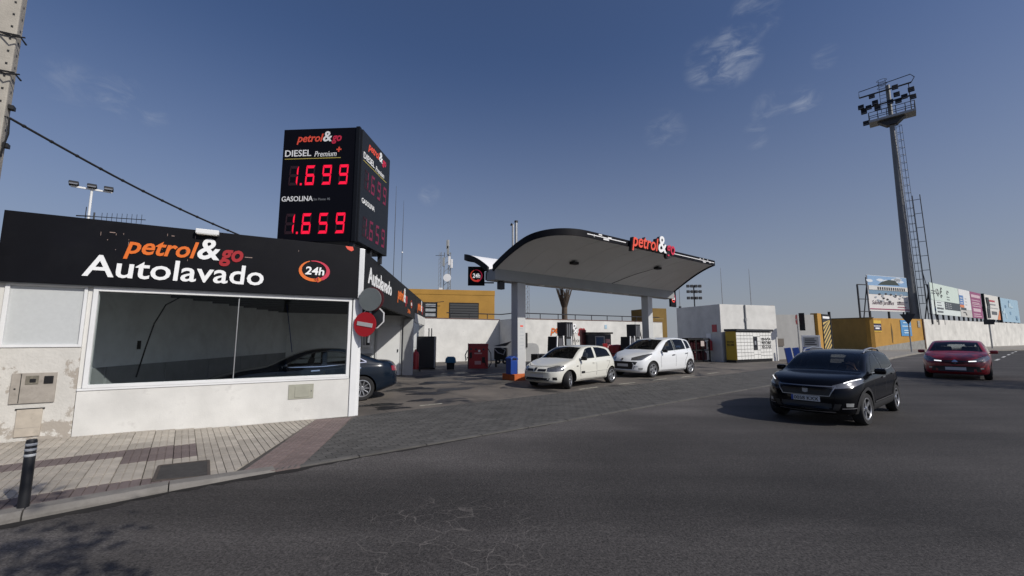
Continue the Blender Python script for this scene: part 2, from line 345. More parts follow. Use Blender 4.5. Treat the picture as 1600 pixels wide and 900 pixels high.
def arc_pts(cx, cy, r0, r1, a0, a1, n=14, ex=1.3):
    out = []
    for k in range(n + 1):
        a = a0 + (a1 - a0) * k / n; t = math.sin(math.pi * min(1, k / n * .9 + .1)); out.append((cx + ex * r1 * math.cos(a), cy + r1 * math.sin(a)))
    for k in range(n, -1, -1):
        a = a0 + (a1 - a0) * k / n; q = k / n; ri = r1 - (r1 - r0) * (.25 + .75 * math.sin(math.pi * (1 - q) * .5)); out.append((cx + ex * ri * math.cos(a), cy + ri * math.sin(a)))
    return out
def emblem24(parent, c, xd, up, r, ex=1.3, depth=.006, left=None, right=None, white=None):
    """24h inside two swept arrows"""
    c = Vector(c); xd = Vector(xd).normalized(); up = Vector(up).normalized(); nn = xd.cross(up)
    for m, a0, a1 in ((left or letter_orange, R(290), R(110)), (right or letter_rose, R(-75), R(105))):
        b = B(); p2 = arc_pts(0, 0, r * .72, r, a0, a1, 14, ex) if m is not right else arc_pts(0, 0, r * .80, r, a0, a1, 14, ex)
        n = len(p2) // 2; i = 0
        for k in range(n - 1):
            q = [p2[k], p2[k + 1], p2[len(p2) - 2 - k], p2[len(p2) - 1 - k]]
            b.prism([c + xd * x + up * y for x, y in q], nn * depth)
        a = a0; hx, hy = ex * r * .86 * math.cos(a), r * .86 * math.sin(a); s_ = 1 if a0 > a1 else -1
        b.prism([c + xd * (hx + dx * r) + up * (hy + dy * r) for dx, dy in ((-.05 * s_, .28), (.36 * s_, .0), (-.05 * s_, -.24))], nn * depth)
        b.build('arrow', m, parent)
    text('24h', white or letter_white, parent, c - xd * r * .78 * ex / 1.3 - up * r * .36, xd, up, r * 1.6 * ex / 1.3, r * .75, .1, .025, depth * 1.4)

# ------------------------------------------------------------------ frames of the place
RO = Vector((0, 7.45, 0)); RA = Vector((.787, .617, 0)); RN = Vector((.617, -.787, 0))       # road edge: along / towards the road
def rp(a, n, z=0.): p = RO + RA * a + RN * n; return Vector((p.x, p.y, z))
FW = Vector((.861, .509, 0)); FI = Vector((-.509, .861, 0)); C0 = Vector((-3.26, 8.84, 0))   # car wash front wall: along / inwards

# ------------------------------------------------------------------ ground, road, pavements
b = B().quad((-900, -700, -.03), (900, -700, -.03), (900, 1600, -.03), (-900, 1600, -.03)); struct(b.build('ground', terrain_mat))
b = B(); b.poly([tuple(rp(-60, 0)), tuple(rp(-60, 26)), (40, -22, 0), (150, 40, 0), (190, 110, 0), (110, 81, 0), (68, 55.3, 0), (45.3, 46, 0), (30.2, 33.2, 0), tuple(rp(24, -1.6)), tuple(rp(24, 0))])
struct(b.build('road', asphalt_mat))
b = B(); b.poly([tuple(rp(-2.9, -.02, .0)), tuple(rp(26, -.02, .0)), (30.2, 33.2, .0), (24, 40, 0), (12, 36, 0), (-4, 31, 0), (-14, 26, 0), (-8, 8, 0), tuple(rp(-3.5, -3))])
struct(b.build('forecourt_slab', slab_mat)); bpy.data.objects['forecourt_slab'].location.z = .006
# dividing joints in the slab, cast strip between slab and pavers
b = B()
for k in range(0, 12): b.quad(*[tuple(v) for v in (rp(-1 + k * 2.6, -3.02, .0085), rp(-1 + k * 2.6 + .014, -3.02, .0085), rp(-1 + k * 2.6 + .014, -11, .0085), rp(-1 + k * 2.6, -11, .0085))])
b.quad(*[tuple(v) for v in (rp(-3, -6.4, .0085), rp(24, -6.4, .0085), rp(24, -6.42, .0085), rp(-3, -6.42, .0085))])
o = b.build('slab_joint', joint_mat, recalc=False); o.parent = bpy.data.objects['forecourt_slab']; o.location.z = -.006
# pavement and forecourt paving of single pieces
def clip(poly, p, nrm):
    out = []
    for i in range(len(poly)):
        a, c = poly[i], poly[(i + 1) % len(poly)]; da = (a - p).dot(nrm); dc = (c - p).dot(nrm)
        if da >= 0: out.append(a)
        if da * dc < 0: out.append(a + (c - a) * (da / (da - dc)))
    return out
def halfplanes(region):
    cen = sum(region, Vector()) / len(region); hp = []
    for i in range(len(region)):
        a, c = region[i], region[(i + 1) % len(region)]; d = c - a; n = Vector((-d.y, d.x, 0))
        if (cen - a).dot(n) < 0: n = -n
        hp.append((a, n.normalized()))
    return hp
def lay(region, da, dn, gap, z0, top, pick, parent, name, limit=290, ribs=1, stagger=0., amin=-12, amax=16, nmin=-6, nmax=.1, jit=.0012, minarea=.3):
    """pieces laid in the road frame and cut at the edges of a convex region; ribs = raised bars on each piece"""
    hp = halfplanes(region); pieces = []; proto = {}
    ka = range(int(amin / da), int(amax / da)); kn = range(int(nmin / dn), int(nmax / dn) + 1)
    def cut(pl):
        for h, n in hp:
            if pl: pl = clip(pl, h, n)
        return pl if len(pl) >= 3 else None
    def area(pl): return abs(sum(pl[k].x * pl[(k + 1) % len(pl)].y - pl[(k + 1) % len(pl)].x * pl[k].y for k in range(len(pl)))) / 2
    for j in kn:
        for i in ka:
            a0 = i * da + (stagger * da if j % 2 else 0); n0 = j * dn
            q = lambda u0, u1: [rp(u0, n0 + gap / 2), rp(u1, n0 + gap / 2), rp(u1, n0 + dn - gap / 2), rp(u0, n0 + dn - gap / 2)]
            whole = q(a0 + gap / 4, a0 + da - gap / 4); full = all((p - h).dot(n) >= 0 for p in whole for h, n in hp)
            base = whole if full else cut(whole)
            if not base or area(base) < .03 * da * dn: continue
            bars_ = []
            for r_ in range(ribs):
                b_ = q(a0 + da * r_ / ribs + gap / 2, a0 + da * (r_ + 1) / ribs - gap / 2); b_ = b_ if full else cut(b_)
                if b_ and area(b_) > 1e-4: bars_.append(b_)
            cen = sum(base, Vector()) / len(base); pieces.append((cen.length, cen, base, bars_, full, a0 + da / 2, n0 + dn / 2))
    pieces.sort(key=lambda t: t[0]); rest = {}; made = 0; low = .008 if ribs > 1 else 0
    def shape(cen, base, bars_):
        bb = B()
        if ribs > 1: bb.prism([p - cen for p in base], (0, 0, top - z0 - low))
        for b_ in bars_: bb.prism([p - cen + Vector((0, 0, (top - z0 - low) if ribs > 1 else 0)) for p in b_], (0, 0, low if ribs > 1 else top - z0))
        return bb
    for d, cen, base, bars_, full, ac, nc in pieces:
        m = pick(ac, nc); zz = random.uniform(-jit, jit)
        if made < limit and abs(cen.x) < cen.y * 1.26 + .3:
            made += 1
            if full and m.name in proto: o = bpy.data.objects.new(name, proto[m.name]); COL.objects.link(o); o.parent = parent
            else:
                o = shape(cen, base, bars_).build(name, m, parent, recalc=False)
                bm = bmesh.new(); bm.from_mesh(o.data); bmesh.ops.recalc_face_normals(bm, faces=bm.faces); bm.to_mesh(o.data); bm.free()
                if full: proto[m.name] = o.data
            o.location = (cen.x, cen.y, z0 + zz)
        else:
            bb = rest.setdefault(m.name, (B(), m))[0]
            for pl in bars_:
                i = len(bb.v); k = len(pl); bb.v += [(p.x, p.y, top + zz) for p in pl] + [(p.x, p.y, z0) for p in pl]; bb.f.append(tuple(range(i, i + k)))
                for q_ in range(k): bb.f.append((i + q_, i + k + q_, i + k + (q_ + 1) % k, i + (q_ + 1) % k))
    for bb, m in rest.values(): bb.build(name + '_field', m, parent, kind='stuff')
    return made
KT = .07                                                    # pavement height at the left
pv = B().poly([tuple(rp(-12, -.2, KT - .02)), tuple(rp(-5.0, -.2, KT - .02)), (-3.22, 5.06, .012), (-3.86, 8.42, .016), tuple(C0 - FW * .7 + Vector((0, 0, .03))), tuple(C0 - FW * 4.2 + Vector((0, 0, KT - .02))), tuple(C0 - FW * 11 + Vector((0, 0, KT - .02)))]).build('pavement', joint_mat, recalc=False); struct(pv)
pv.data.transform(Matrix())
# pavement falls from the kerb height at the left to the forecourt level at the crossing
def koff(a): return max(0., -4.2 - a) * .11
def fall(x, y):
    a = (Vector((x, y, 0)) - RO).dot(RA); t = max(0, min(1, (-3.6 - a) / 1.6)); return .012 + (KT - .012) * t * t * (3 - 2 * t)
def pick_tile(a, n):
    if -2.02 < n < -1.62 and a < -4.4: return tile_red
    if -.62 < n < -.1 and a < -4.7: return tile_red
    if -2.02 < n < -1.2 and -5.0 < a < -4.4: return tile_red
    return tile_sand
regL = [rp(-9.5, .37), rp(-4.05, -.2), Vector((-3.86, 8.42, 0)), C0 - FW * .75, C0 - FW * 7.2]
lay(regL, .255, .42, .011, -.09, 0, pick_tile, pv, 'paving_slab', 296, 3, 0., -13, 2, -5, .1)
for o in list(pv.children):
    if o.get('kind') == 'stuff':
        for v in o.data.vertices: v.co.z += fall(v.co.x, v.co.y)
    else: o.location.z += fall(o.location.x, o.location.y)
for v in pv.data.vertices: v.co.z = .001
# ribbed tactile strip across the pavement
def bil(u, v): 
    A, Bq, Cq, D = Vector((-3.20, 5.03, 0)), Vector((-2.62, 5.36, 0)), Vector((-3.22, 8.60, 0)), Vector((-3.84, 8.40, 0))
    return A * (1 - u) * (1 - v) + Bq * u * (1 - v) + Cq * u * v + D * (1 - u) * v
for i in range(2):
    for j in range(11):
        u0, u1, v0, v1 = i / 2 + .008, (i + 1) / 2 - .008, j / 11 + .002, (j + 1) / 11 - .002
        bb = B(); c = bil((u0 + u1) / 2, (v0 + v1) / 2)
        bb.prism([bil(*q) - c for q in ((u0, v0), (u1, v0), (u1, v1), (u0, v1))], (0, 0, .016))
        for k in range(5):
            a, e = u0 + (u1 - u0) * (k + .22) / 5, u0 + (u1 - u0) * (k + .78) / 5
            bb.prism([bil(*q) - c + Vector((0, 0, .016)) for q in ((a, v0), (e, v0), (e, v1), (a, v1))], (0, 0, .007))
        o = bb.build('tactile_tile', tactile_mat, pv); o.location = c + Vector((0, 0, fall(c.x, c.y) - .014))
# dark iron cover in the pavement
cov = thing('drain_cover', 'dark iron cover patched with asphalt in the pavement by the kerb', 'drain cover', (-3.87, 5.13, fall(-3.87, 5.13) + .001))
q = [Vector(p) - Vector((-3.87, 5.13, 0)) for p in ((-3.88, 4.72, 0), (-3.46, 4.97, 0), (-3.90, 5.57, 0), (-4.27, 5.26, 0))]
qz = [p + Vector((0, 0, fall(p.x - 3.87, p.y + 5.13) - cov.location.z + .006)) for p in q]
B().prism([p + Vector((0, 0, -.02)) for p in qz], (0, 0, .022)).build('plate', mat('cast_iron', (.055, .052, .05), .75, .2, var=.3, vscale=9, bump=.5, bscale=120), cov)
bb = B()
for k in range(4): bb.bar(qz[k], qz[(k + 1) % 4], .03, .012)
bb.build('frame', mat('rust_iron', (.09, .075, .065), .8, .2, var=.3, vscale=12), cov)
# kerb stones, dropping to the crossing
kerb = struct(B().poly([tuple(rp(-12, -.01, -.015)), tuple(rp(26, -.01, -.015)), tuple(rp(26, -.19, -.015)), tuple(rp(-12, -.19, -.015))]).build('kerb', concrete, recalc=False))
for k in range(8):
    a0, a1 = -11.6 + k, -10.61 + k
    h0, h1 = (max(.018, fall(*rp(a, 0).xy) + .012) for a in (a0, a1))
    c = rp((a0 + a1) / 2, -.1)
    bb = B(); pts = []
    for a, h in ((a0, h0), (a1, h1)):
        pts.append([rp(a, n + koff(a), z) - c for n, z in ((-.2, -.02), (-.2, h), (-.035, h), (-.012, h - .022), (0, h - .05), (0, -.02))])
    i = 0; bb.v = [tuple(p) for p in pts[0] + pts[1]]; m = 6
    bb.f = [tuple(range(5, -1, -1)), tuple(range(6, 12))] + [(q, (q + 1) % m, m + (q + 1) % m, m + q) for q in range(m)]
    o = bb.build('kerb_stone', kerb_mat, kerb, bevel=.004); o.location = c
for k in range(18):
    a0, a1 = -3.6 + k * 1.0, -3.6 + k * 1.0 + .988; c = rp((a0 + a1) / 2, -.03)
    o = B().prism([rp(a0, -.11) - c, rp(a1, -.11) - c, rp(a1, -.02) - c, rp(a0, -.02) - c], (0, 0, .03)).build('edging_stone', mat('edging', (.10, .096, .09), .9, var=.25, vscale=4, rnd=.15, dirt=(.06, .057, .053), dscale=2.5, dlo=.5, dhi=.7), kerb, bevel=.003); o.location = (c.x, c.y, -.012 + random.uniform(-.002, .002))
gut = mat('gutter_dirt', (.013, .011, .0095), .95, var=.5, vscale=7)
bb = B(); up_ = []; lo_ = []
for k in range(100):
    a = -9.5 + k * .105; up_.append(rp(a, koff(a) + .004, .003)); lo_.append(rp(a, koff(a) + .012 + (.05 + .10 * random.random() + .04 * math.sin(a * 3.1)) * (1 if a < -3.2 else max(.12, .7 + (-3.2 - a) * .22)), .003))
for k in range(99): bb.quad(*[tuple(p) for p in (up_[k], up_[k + 1], lo_[k + 1], lo_[k])])
o = bb.build('gutter_dirt', gut, kind='stuff', recalc=False); tag(o, 'dark dirt gathered in the gutter along the kerb', 'dirt')
# forecourt pavers
pav = struct(B().poly([tuple(rp(-3.3, -.12, .0075)), tuple(rp(15, -.12, .0075)), tuple(rp(15, -3.0, .0075)), tuple(rp(-1.2, -3.0, .0075)), (-3.18, 8.62, .0075)]).build('forecourt_paving', joint_mat, recalc=False))
regP = [rp(-3.28, -.125), rp(14.9, -.125), rp(14.9, -3.0), rp(-1.25, -3.0), Vector((-3.18, 8.62, 0))]
lay(regP, .205, .105, .007, 0., .0135, lambda a, n: paver_mat, pav, 'paver', 296, 1, .5, -5, 16, -4, .1)
b = B().poly([tuple(rp(15, -.0, .009)), tuple(rp(25, 0, .009)), tuple(rp(26, -3.4, .009)), tuple(rp(15, -3.0, .009))]); struct(b.build('forecourt_apron', paver_mat, recalc=False))
dash = [((2.09, 13.22), (2.80, 13.86)), ((3.66, 14.62), (4.42, 15.24)), ((5.33, 16.02), (6.06, 16.64)), ((6.86, 17.2), (7.74, 17.98)), ((8.75, 18.92), (9.55, 19.6))]
ml = struct(B().quad(*[tuple(v) for v in (rp(-.1, -3.36, .0095), rp(.5, -3.36, .0095), rp(.5, -3.46, .0095), rp(-.1, -3.46, .0095))]).build('lane_marking', line_paint, recalc=False))
for (p, q) in dash:
    p = Vector((*p, .0125)); q = Vector((*q, .0125)); n = (q - p).cross(Vector((0, 0, 1))).normalized() * .06
    o = B().quad(tuple(p - n), tuple(q - n), tuple(q + n), tuple(p + n)).build('dash', line_paint, ml, recalc=False)
for a in range(0, 5):
    o = B().quad(*[tuple(v) for v in (rp(41 + a * 7.5, 3.4, .005), rp(44.6 + a * 7.5, 3.4, .005), rp(44.6 + a * 7.5, 3.56, .005), rp(41 + a * 7.5, 3.56, .005))]).build('dash', mat('line_white', (.5, .5, .48), .8, var=.2, vscale=3), ml, recalc=False)
# pavement along the yellow and white walls on the right
sw = B(); line = [(26, 29.5), (30.2, 33.2), (37.5, 39.6), (45.3, 46), (56, 51.2), (68, 55.4), (110, 80.5), (150, 104)]; back = [(24, 35), (30, 41), (40, 50), (46, 53), (56, 58), (72, 67), (112, 91), (150, 114)]
for k in range(7): sw.prism([(*line[k], -.02), (*line[k + 1], -.02), (*back[k + 1], -.02), (*back[k], -.02)], (0, 0, .15))
struct(sw.build('far_pavement', mat('far_paving', (.24, .225, .20), .9, var=.18, vscale=.6)))
# puddles and oil stains before the wash bay (own shapes)
wet = mat('wet_stain', (.009, .0088, .0085), .45, spec=.3, var=.3, vscale=3)
stains = [(-3.15, 10.25, .55, .14), (-2.75, 9.72, .38, .10), (-2.3, 11.0, .33, .16), (-2.35, 12.3, .6, .2), (-1.9, 13.2, .5, .22), (-3.2, 13.4, .7, .25), (-2.6, 15.2, .8, .3), (-1.5, 16.6, .9, .3), (-3.4, 17.6, .8, .4), (-2.2, 19.4, 1.2, .35), (-.6, 18.4, 1.0, .3), (-2.9, 9.95, .3, .07), (-1.35, 10.9, .3, .05)]
for x, y, rx, ry in stains:
    pts = []
    ph = random.random() * 6
    for k in range(22):
        a = 2 * math.pi * k / 22; rr = 1 + .22 * math.sin(3 * a + ph) + .12 * math.sin(7 * a + ph * 2) + .08 * random.uniform(-1, 1)
        pts.append((x + rx * rr * math.cos(a) * .9 + ry * rr * math.sin(a) * .3, y + ry * rr * math.sin(a) * 1.6 + rx * rr * math.cos(a) * .25, .0105))
    o = tag(B().poly(pts).build('water_stain', wet, kind='stuff', recalc=False), 'dark wet patches on the forecourt outside the wash bay', 'puddle')

# ------------------------------------------------------------------ car wash building (local: x along front wall to the corner, y inwards)
cw = thing('car_wash_building', 'white car wash with black fascia, big front window and open side bay', 'building', C0, math.atan2(FW.y, FW.x))
SD = Vector((.41, .912, 0)).normalized()                      # side facade direction, local
PV = Vector((SD.y, -SD.x, 0))                                 # outwards from the side facade
def cwb(name, m, x0, x1, y0, y1, z0, z1, bevel=.004, parent=cw, label=None): return B().box(x0, x1, y0, y1, z0, z1).build(name, m, parent, bevel=bevel, label=label)
cwb('base_wall', white_wall, -4.19, -.12, 0, .16, -.05, .765)
cwb('sill_strip', white_paint, -4.19, -.14, -.015, .15, .767, .80, .003)
cwb('old_wall', old_wall, -7.6, -4.2, .012, .3, -.05, 1.455, label='old peeling plaster wall left of the window')
cwb('pier', white_wall, -4.198, -4.13, .02, .3, .802, 2.43)
cwb('wall_band', white_wall, -7.6, -5.12, .02, .3, 1.457, 2.43, .004)
pn = cwb('frosted_panel', panel_white, -5.06, -4.24, .03, .07, 1.50, 2.40, label='frosted white panel between the old wall and the fascia')
bb = B().box(-5.11, -5.06, -.005, .08, 1.457, 2.43).box(-4.24, -4.20, -.005, .08, 1.457, 2.43).box(-5.06, -4.24, -.004, .079, 1.457, 1.50).box(-5.06, -4.24, -.004, .079, 2.40, 2.43)
bb.build('panel_frame', white_paint, pn, bevel=.003)
# window: frame and two panes
wf = B().box(-4.13, -4.07, -.02, .1, .802, 2.43).box(-.20, -.14, -.02, .1, .802, 2.43).box(-4.07, -.20, -.018, .098, .802, .855).box(-4.07, -.20, -.018, .098, 2.36, 2.43).build('window_frame', white_paint, cw, bevel=.004)
B().box(-4.07, -2.146, .03, .04, .855, 2.36).build('pane', shop_glass, wf); B().box(-2.134, -.20, .03, .04, .855, 2.36).build('pane', shop_glass, wf)
B().box(-2.147, -2.133, .024, .046, .855, 2.36).build('pane_joint', grey_metal, wf)
# fascia
cwb('front_fascia', navy, -5.2, -.055, -.09, .06, 2.445, 3.53, .006)
bb = B().box(-5.19, -.06, -.05, .05, 2.425, 2.443); bb.build('fascia_trim', grey_metal, cw)
s0, s1, s2 = SD * .09, SD * 9.9, SD * 14.7
bb = B().prism([s0 + Vector((0, 0, 2.45)), s1 + Vector((0, 0, 2.45)), s1 - PV * .12 + Vector((0, 0, 2.45)), s0 - PV * .12 + Vector((0, 0, 2.45))], (0, 0, 1.08)); bb.build('side_fascia', fascia_side, cw, bevel=.006)
g = SD * .03
bb = B().prism([s1 + g + Vector((0, 0, 2.72)), s2 + Vector((0, 0, 2.72)), s2 - PV * .12 + Vector((0, 0, 2.72)), s1 + g - PV * .12 + Vector((0, 0, 2.72))], (0, 0, .81)); bb.build('side_fascia', fascia_side, cw, bevel=.006)
bb = B().prism([s1 + g + Vector((0, 0, 2.3)), s2 + Vector((0, 0, 2.3)), s2 - PV * .1 + Vector((0, 0, 2.3)), s1 + g - PV * .1 + Vector((0, 0, 2.3))], (0, 0, .415)); bb.build('lintel', white_wall, cw)
# corner post: white folded steel
po = B().box(-.118, .01, -.03, .12, -.02, 2.42).box(.012, .075, .0, .10, -.02, 2.42).build('corner_post', white_paint, cw, bevel=.008)
B().box(-.05, .03, -.11, .08, 2.43, 3.50).box(.032, .07, -.06, .08, 2.43, 3.50).build('post_cap', mat('post_steel', (.66, .67, .67), .35, .3, var=.08), cw, bevel=.008)
# roof slab and interior
W_L = -5.0                                                      # left inner wall starts here on the front wall
l0 = Vector((W_L, .3, 0)); l1 = l0 + SD * 9.9
bb = B().prism([Vector((-5.15, .07, 2.66)), Vector((-.1, .07, 2.66)), s1 - PV * .13 + Vector((0, 0, 2.66)), l1 + Vector((-.4, 0, 2.66))], (0, 0, .3)); bb.build('roof', mat('roof_grey', (.2, .2, .2), .9), cw)
bb = B()
for k in range(1, 12):
    p = Vector((-5, .3, 2.6)) + SD * (k * .82); q = p + Vector((4.85, 0, 0)); bb.bar(p, q, .05, .11)
bb.build('ceiling_beam', dark_metal, cw)
inn = mat('bay_wall_grey', (.72, .74, .74), .75, var=.1, vscale=2.5, dirt=(.55, .56, .56), dscale=1.6, dlo=.5, dhi=.8); wain = mat('bay_dado', (.24, .25, .255), .6, var=.15, vscale=3)
B().prism([l0, l1, l1 - Vector((.15, 0, 0)), l0 - Vector((.15, 0, 0))], (0, 0, 2.655)).build('inner_wall', inn, cw)
for k in range(6):
    a = l0 + SD * (k * 1.64 + .02) + Vector((.004, 0, 0)); e = l0 + SD * (k * 1.64 + 1.62) + Vector((.004, 0, 0))
    B().prism([a + Vector((0, 0, .02)), e + Vector((0, 0, .02)), e + Vector((.025, 0, .02)), a + Vector((.025, 0, .02))], (0, 0, 1.02)).build('dado_panel', wain, cw, bevel=.004)
bw0 = l1; bw1 = SD * 9.75 - PV * .05
B().prism([bw0, bw1, bw1 + Vector((0, .14, 0)), bw0 + Vector((0, .14, 0))], (0, 0, 2.655)).build('inner_wall', inn, cw)
bd = (bw1 - bw0).normalized(); bi = Vector((bd.y, -bd.x, 0))
def onback(name, m, u0, u1, z0, z1, d, parent=cw, bevel=.004):
    a = bw1 - bd * u1 + bi * .002; e = bw1 - bd * u0 + bi * .002
    return B().prism([a + Vector((0, 0, z0)), e + Vector((0, 0, z0)), e + bi * d + Vector((0, 0, z0)), a + bi * d + Vector((0, 0, z0))], (0, 0, z1 - z0)).build(name, m, parent, bevel=bevel)
dr = onback('door', mat('door_white', (.62, .63, .63), .5, var=.05), .55, 1.5, .02, 2.1, .05)
onback('door_handle', dark_metal, .62, .66, 1.0, 1.12, .09, dr)
onback('door_frame', mat('door_frame_grey', (.42, .43, .43), .5), 1.5, 1.58, .02, 2.18, .07, dr); onback('door_frame', MATS['door_frame_grey'], .47, .55, .02, 2.18, .07, dr)
bx = onback('control_box', white_paint, 1.75, 2.15, 1.2, 1.85, .18, bevel=.01); onback('control_panel', dark_metal, 1.82, 1.97, 1.3, 1.7, .19, bx); onback('control_panel', grey_metal, 2.0, 2.1, 1.3, 1.7, .19, bx)
onback('cabinet', grey_paint, 1.72, 2.2, .05, .95, .3, bevel=.008)
pl = SD * 9.45
B().prism([pl - PV * .02, pl + SD * .45 - PV * .02, pl + SD * .45 - PV * .42, pl - PV * .42], (0, 0, 2.44)).build('pillar', mat('pillar_grey', (.42, .43, .43), .6, var=.08), cw, bevel=.006)
B().prism([s2 - SD * .3 - PV * .01, s2 - PV * .01, s2 - PV * .3, s2 - SD * .3 - PV * .3], (0, 0, 2.3)).build('pillar', white_wall, cw, bevel=.006)
e0 = SD * 9.95 - PV * 2.2
B().prism([e0, SD * 14.7 - PV * 2.2, SD * 14.7 - PV * 2.4, e0 - PV * .2], (0, 0, 2.7)).build('inner_wall', inn, cw)
B().prism([s2 - SD * .2 - PV * .3, s2 - PV * .3, s2 - PV * 3, s2 - SD * .2 - PV * 3], (0, 0, 2.7)).build('inner_wall', inn, cw)
# hanging hose inside
hz = [Vector((-2.9, 2.2, 2.55)), Vector((-3.3, 2.2, 2.5)), Vector((-3.55, 2.15, 2.3)), Vector((-3.7, 2.1, 1.9)), Vector((-3.8, 2.1, 1.4)), Vector((-3.9, 2.1, .8))]
B().tube(hz, .014, 6).build('hose', black, cw, smooth=True)
B().tube([(-1.2, 4.2, 2.55), (-1.1, 4.1, 1.9), (-1.0, 4.0, 1.2)], .012, 6).build('hose', mat('hose_blue', (.03, .06, .2), .5), cw, smooth=True)
onb = B().box(-.04, .04, 0, .03, -.09, .09); o = onb.build('wall_socket', black, cw); o.location = l0 + SD * 2.4 + Vector((.02, 0, 1.45))
# lettering on the front fascia
yF = -.0915
X1, UP, N1 = (1, 0, 0), (0, 0, 1), None
logo(cw, (-3.80, yF, 3.02), X1, UP, 1.66, (letter_orange, letter_white, letter_red), .01)
text('Autolavado', letter_white, cw, (-4.27, yF, 2.585), X1, UP, 2.50, .36, .04, .012, .01)
emblem24(cw, (-.90, yF, 2.94), X1, UP, .215, 1.33, .008)
B().prism([(-.34, yF, 3.52), (-.30, yF, 3.46), (-.22, yF, 3.42), (-.17, yF, 3.45), (-.19, yF, 3.52)], (0, -.004, 0)).build('sticker', letter_vermilion, cw)
pk = B()
for k in range(16):
    x, z = random.uniform(-4.4, -1.2), random.uniform(2.9, 3.48); h = random.uniform(.01, .07); pk.box(x, x + .006, yF - .002, yF, z, z + h)
for x, z, w_ in ((-4.0, 3.33, .07), (-3.2, 3.37, .04), (-2.1, 3.1, .12), (-4.02, 3.2, .01)): pk.box(x, x + w_, yF - .002, yF, z, z + .014)
pk.build('scratch', mat('scratch', (.28, .2, .17), .7), cw, kind='stuff')
fl = B().box(-2.86, -2.52, -.20, -.06, 3.455, 3.54).build('floodlight', white_paint, cw, bevel=.01); B().box(-2.84, -2.54, -.195, -.07, 3.445, 3.454).build('lens', mat('lens', (.7, .7, .65), .3), fl)
# side lettering: in the side plane
def sp(u, z, d=.003): p = SD * u + PV * d; return Vector((p.x, p.y, z))
text('Autolavado', letter_white, cw, sp(.72, 2.86), SD, UP, 3.1, .40, 0, .02, .008)
logo(cw, sp(5.0, 2.92), SD, UP, 2.3, (letter_orange, letter_white, letter_red), .008)
emblem24(cw, sp(8.6, 3.0), SD, UP, .17, 1.3)
text('24h', letter_orange, cw, sp(7.5, 2.58), SD, UP, .8, .16, 0, .02)
logo(cw, sp(10.9, 2.95), SD, UP, 2.5, (letter_orange, letter_white, letter_red), .008)
# meter cover, hatch and vent set into the walls
mc = cwb('meter_cover', meter_mat, -4.91, -4.43, -.012, .02, .62, 1.07, .006, label='meter cover with two little windows')
B().box(-4.812, -4.804, -.0145, 0, .63, 1.06).build('seam', black, mc)
B().box(-4.76, -4.62, -.02, 0, .90, 1.03).build('meter_window', mat('old_plastic', (.18, .165, .13), .5, var=.3, vscale=30), mc, bevel=.004); B().box(-4.715, -4.645, -.0225, 0, .925, .985).build('broken_hole', black, mc, bevel=.008)
B().box(-4.565, -4.46, -.02, 0, .90, 1.02).build('meter_window', black, mc, bevel=.012); B().lathe([(0, .004), (.012, .004), (.012, 0)], Matrix.Translation((-4.86, -.012, .84)) @ Matrix.Rotation(R(90), 4, 'X'), 10).build('lock', black, mc)
hc = cwb('hatch', hatch_mat, -4.81, -4.54, -.01, .02, .13, .53, .006); B().box(-4.805, -4.545, -.0125, 0, .258, .262).build('seam', meter_mat, hc); B().box(-4.83, -4.52, -.004, .018, .525, .545).build('hatch_gap', black, hc)
vt = cwb('hatch', vent_mat, -1.23, -.79, -.012, .02, .42, .70, .005); B().box(-1.12, -.86, -.02, 0, .45, .67).build('hatch_door', vent_mat, vt, bevel=.006); B().lathe([(0, .004), (.01, .004), (.01, 0)], Matrix.Translation((-.83, -.012, .56)) @ Matrix.Rotation(R(90), 4, 'X'), 8).build('lock', dark_metal, vt)
# TV aerial on the roof
ya = thing('tv_aerial', 'thin comb shaped television aerial above the car wash roof', 'aerial', (-12.4, 12, 0), R(10))
B().tube([(0, 0, 2.9), (0, 0, 5.3)], .02, 6).build('mast', dark_metal, ya)
bb = B().tube([(-.2, 0, 5.18), (1.35, 0, 5.14)], .012, 5)
for k in range(9): bb.tube([(.2 + k * .13, 0, 4.98), (.2 + k * .13, 0, 5.30)], .006, 4)
bb.tube([(-.22, 0, 4.9), (-.22, 0, 5.46)], .01, 4).tube([(-.45, 0, 5.18), (-.1, 0, 5.18)], .02, 5); bb.build('comb', dark_metal, ya)
# wash bay floor grating
B().box(-3.6, -3.0, 3.0, 6.0, .008, .016).build('floor_grate', dark_metal, cw)

# ------------------------------------------------------------------ price sign
ps = thing('price_sign', 'tall black box sign with red digital fuel prices standing on the car wash roof', 'price sign', (-3.45, 8.97, 0), R(-4))
B().box(-1.82, -.10, 0.02, 1.8, 3.72, 6.38).build('cabinet', mat('sign_case', (.003, .003, .006), .5, spec=.12), ps, bevel=.012)
B().box(-.098, -.012, .0, .10, 3.71, 6.39).build('corner_trim', mat('sign_trim', (.006, .007, .010), .5, spec=.2), ps, bevel=.006)
B().box(-.098, .02, .102, 1.82, 3.73, 6.37).build('side_panel', mat('sign_side', (.016, .019, .025), .55, spec=.2), ps, bevel=.01)
for x, y in ((-1.0, .12), (-.12, .12), (-.1, 1.0), (-.1, 1.66), (-1.7, 1.6)): B().box(x - .045, x + .045, y - .045, y + .045, 3.50, 3.74).build('leg', dark_metal, ps)
SEG = {'a': ((.12, .92), (.88, .92), (.76, .80), (.24, .80)), 'd': ((.24, .2), (.76, .2), (.88, .08), (.12, .08)), 'g': ((.2, .56), (.8, .56), (.86, .5), (.8, .44), (.2, .44), (.14, .5)),
       'f': ((.1, .9), (.22, .78), (.22, .58), (.1, .52)), 'e': ((.1, .48), (.22, .42), (.22, .22), (.1, .1)), 'b': ((.9, .9), (.9, .52), (.78, .58), (.78, .78)), 'c': ((.9, .48), (.9, .1), (.78, .22), (.78, .42))}
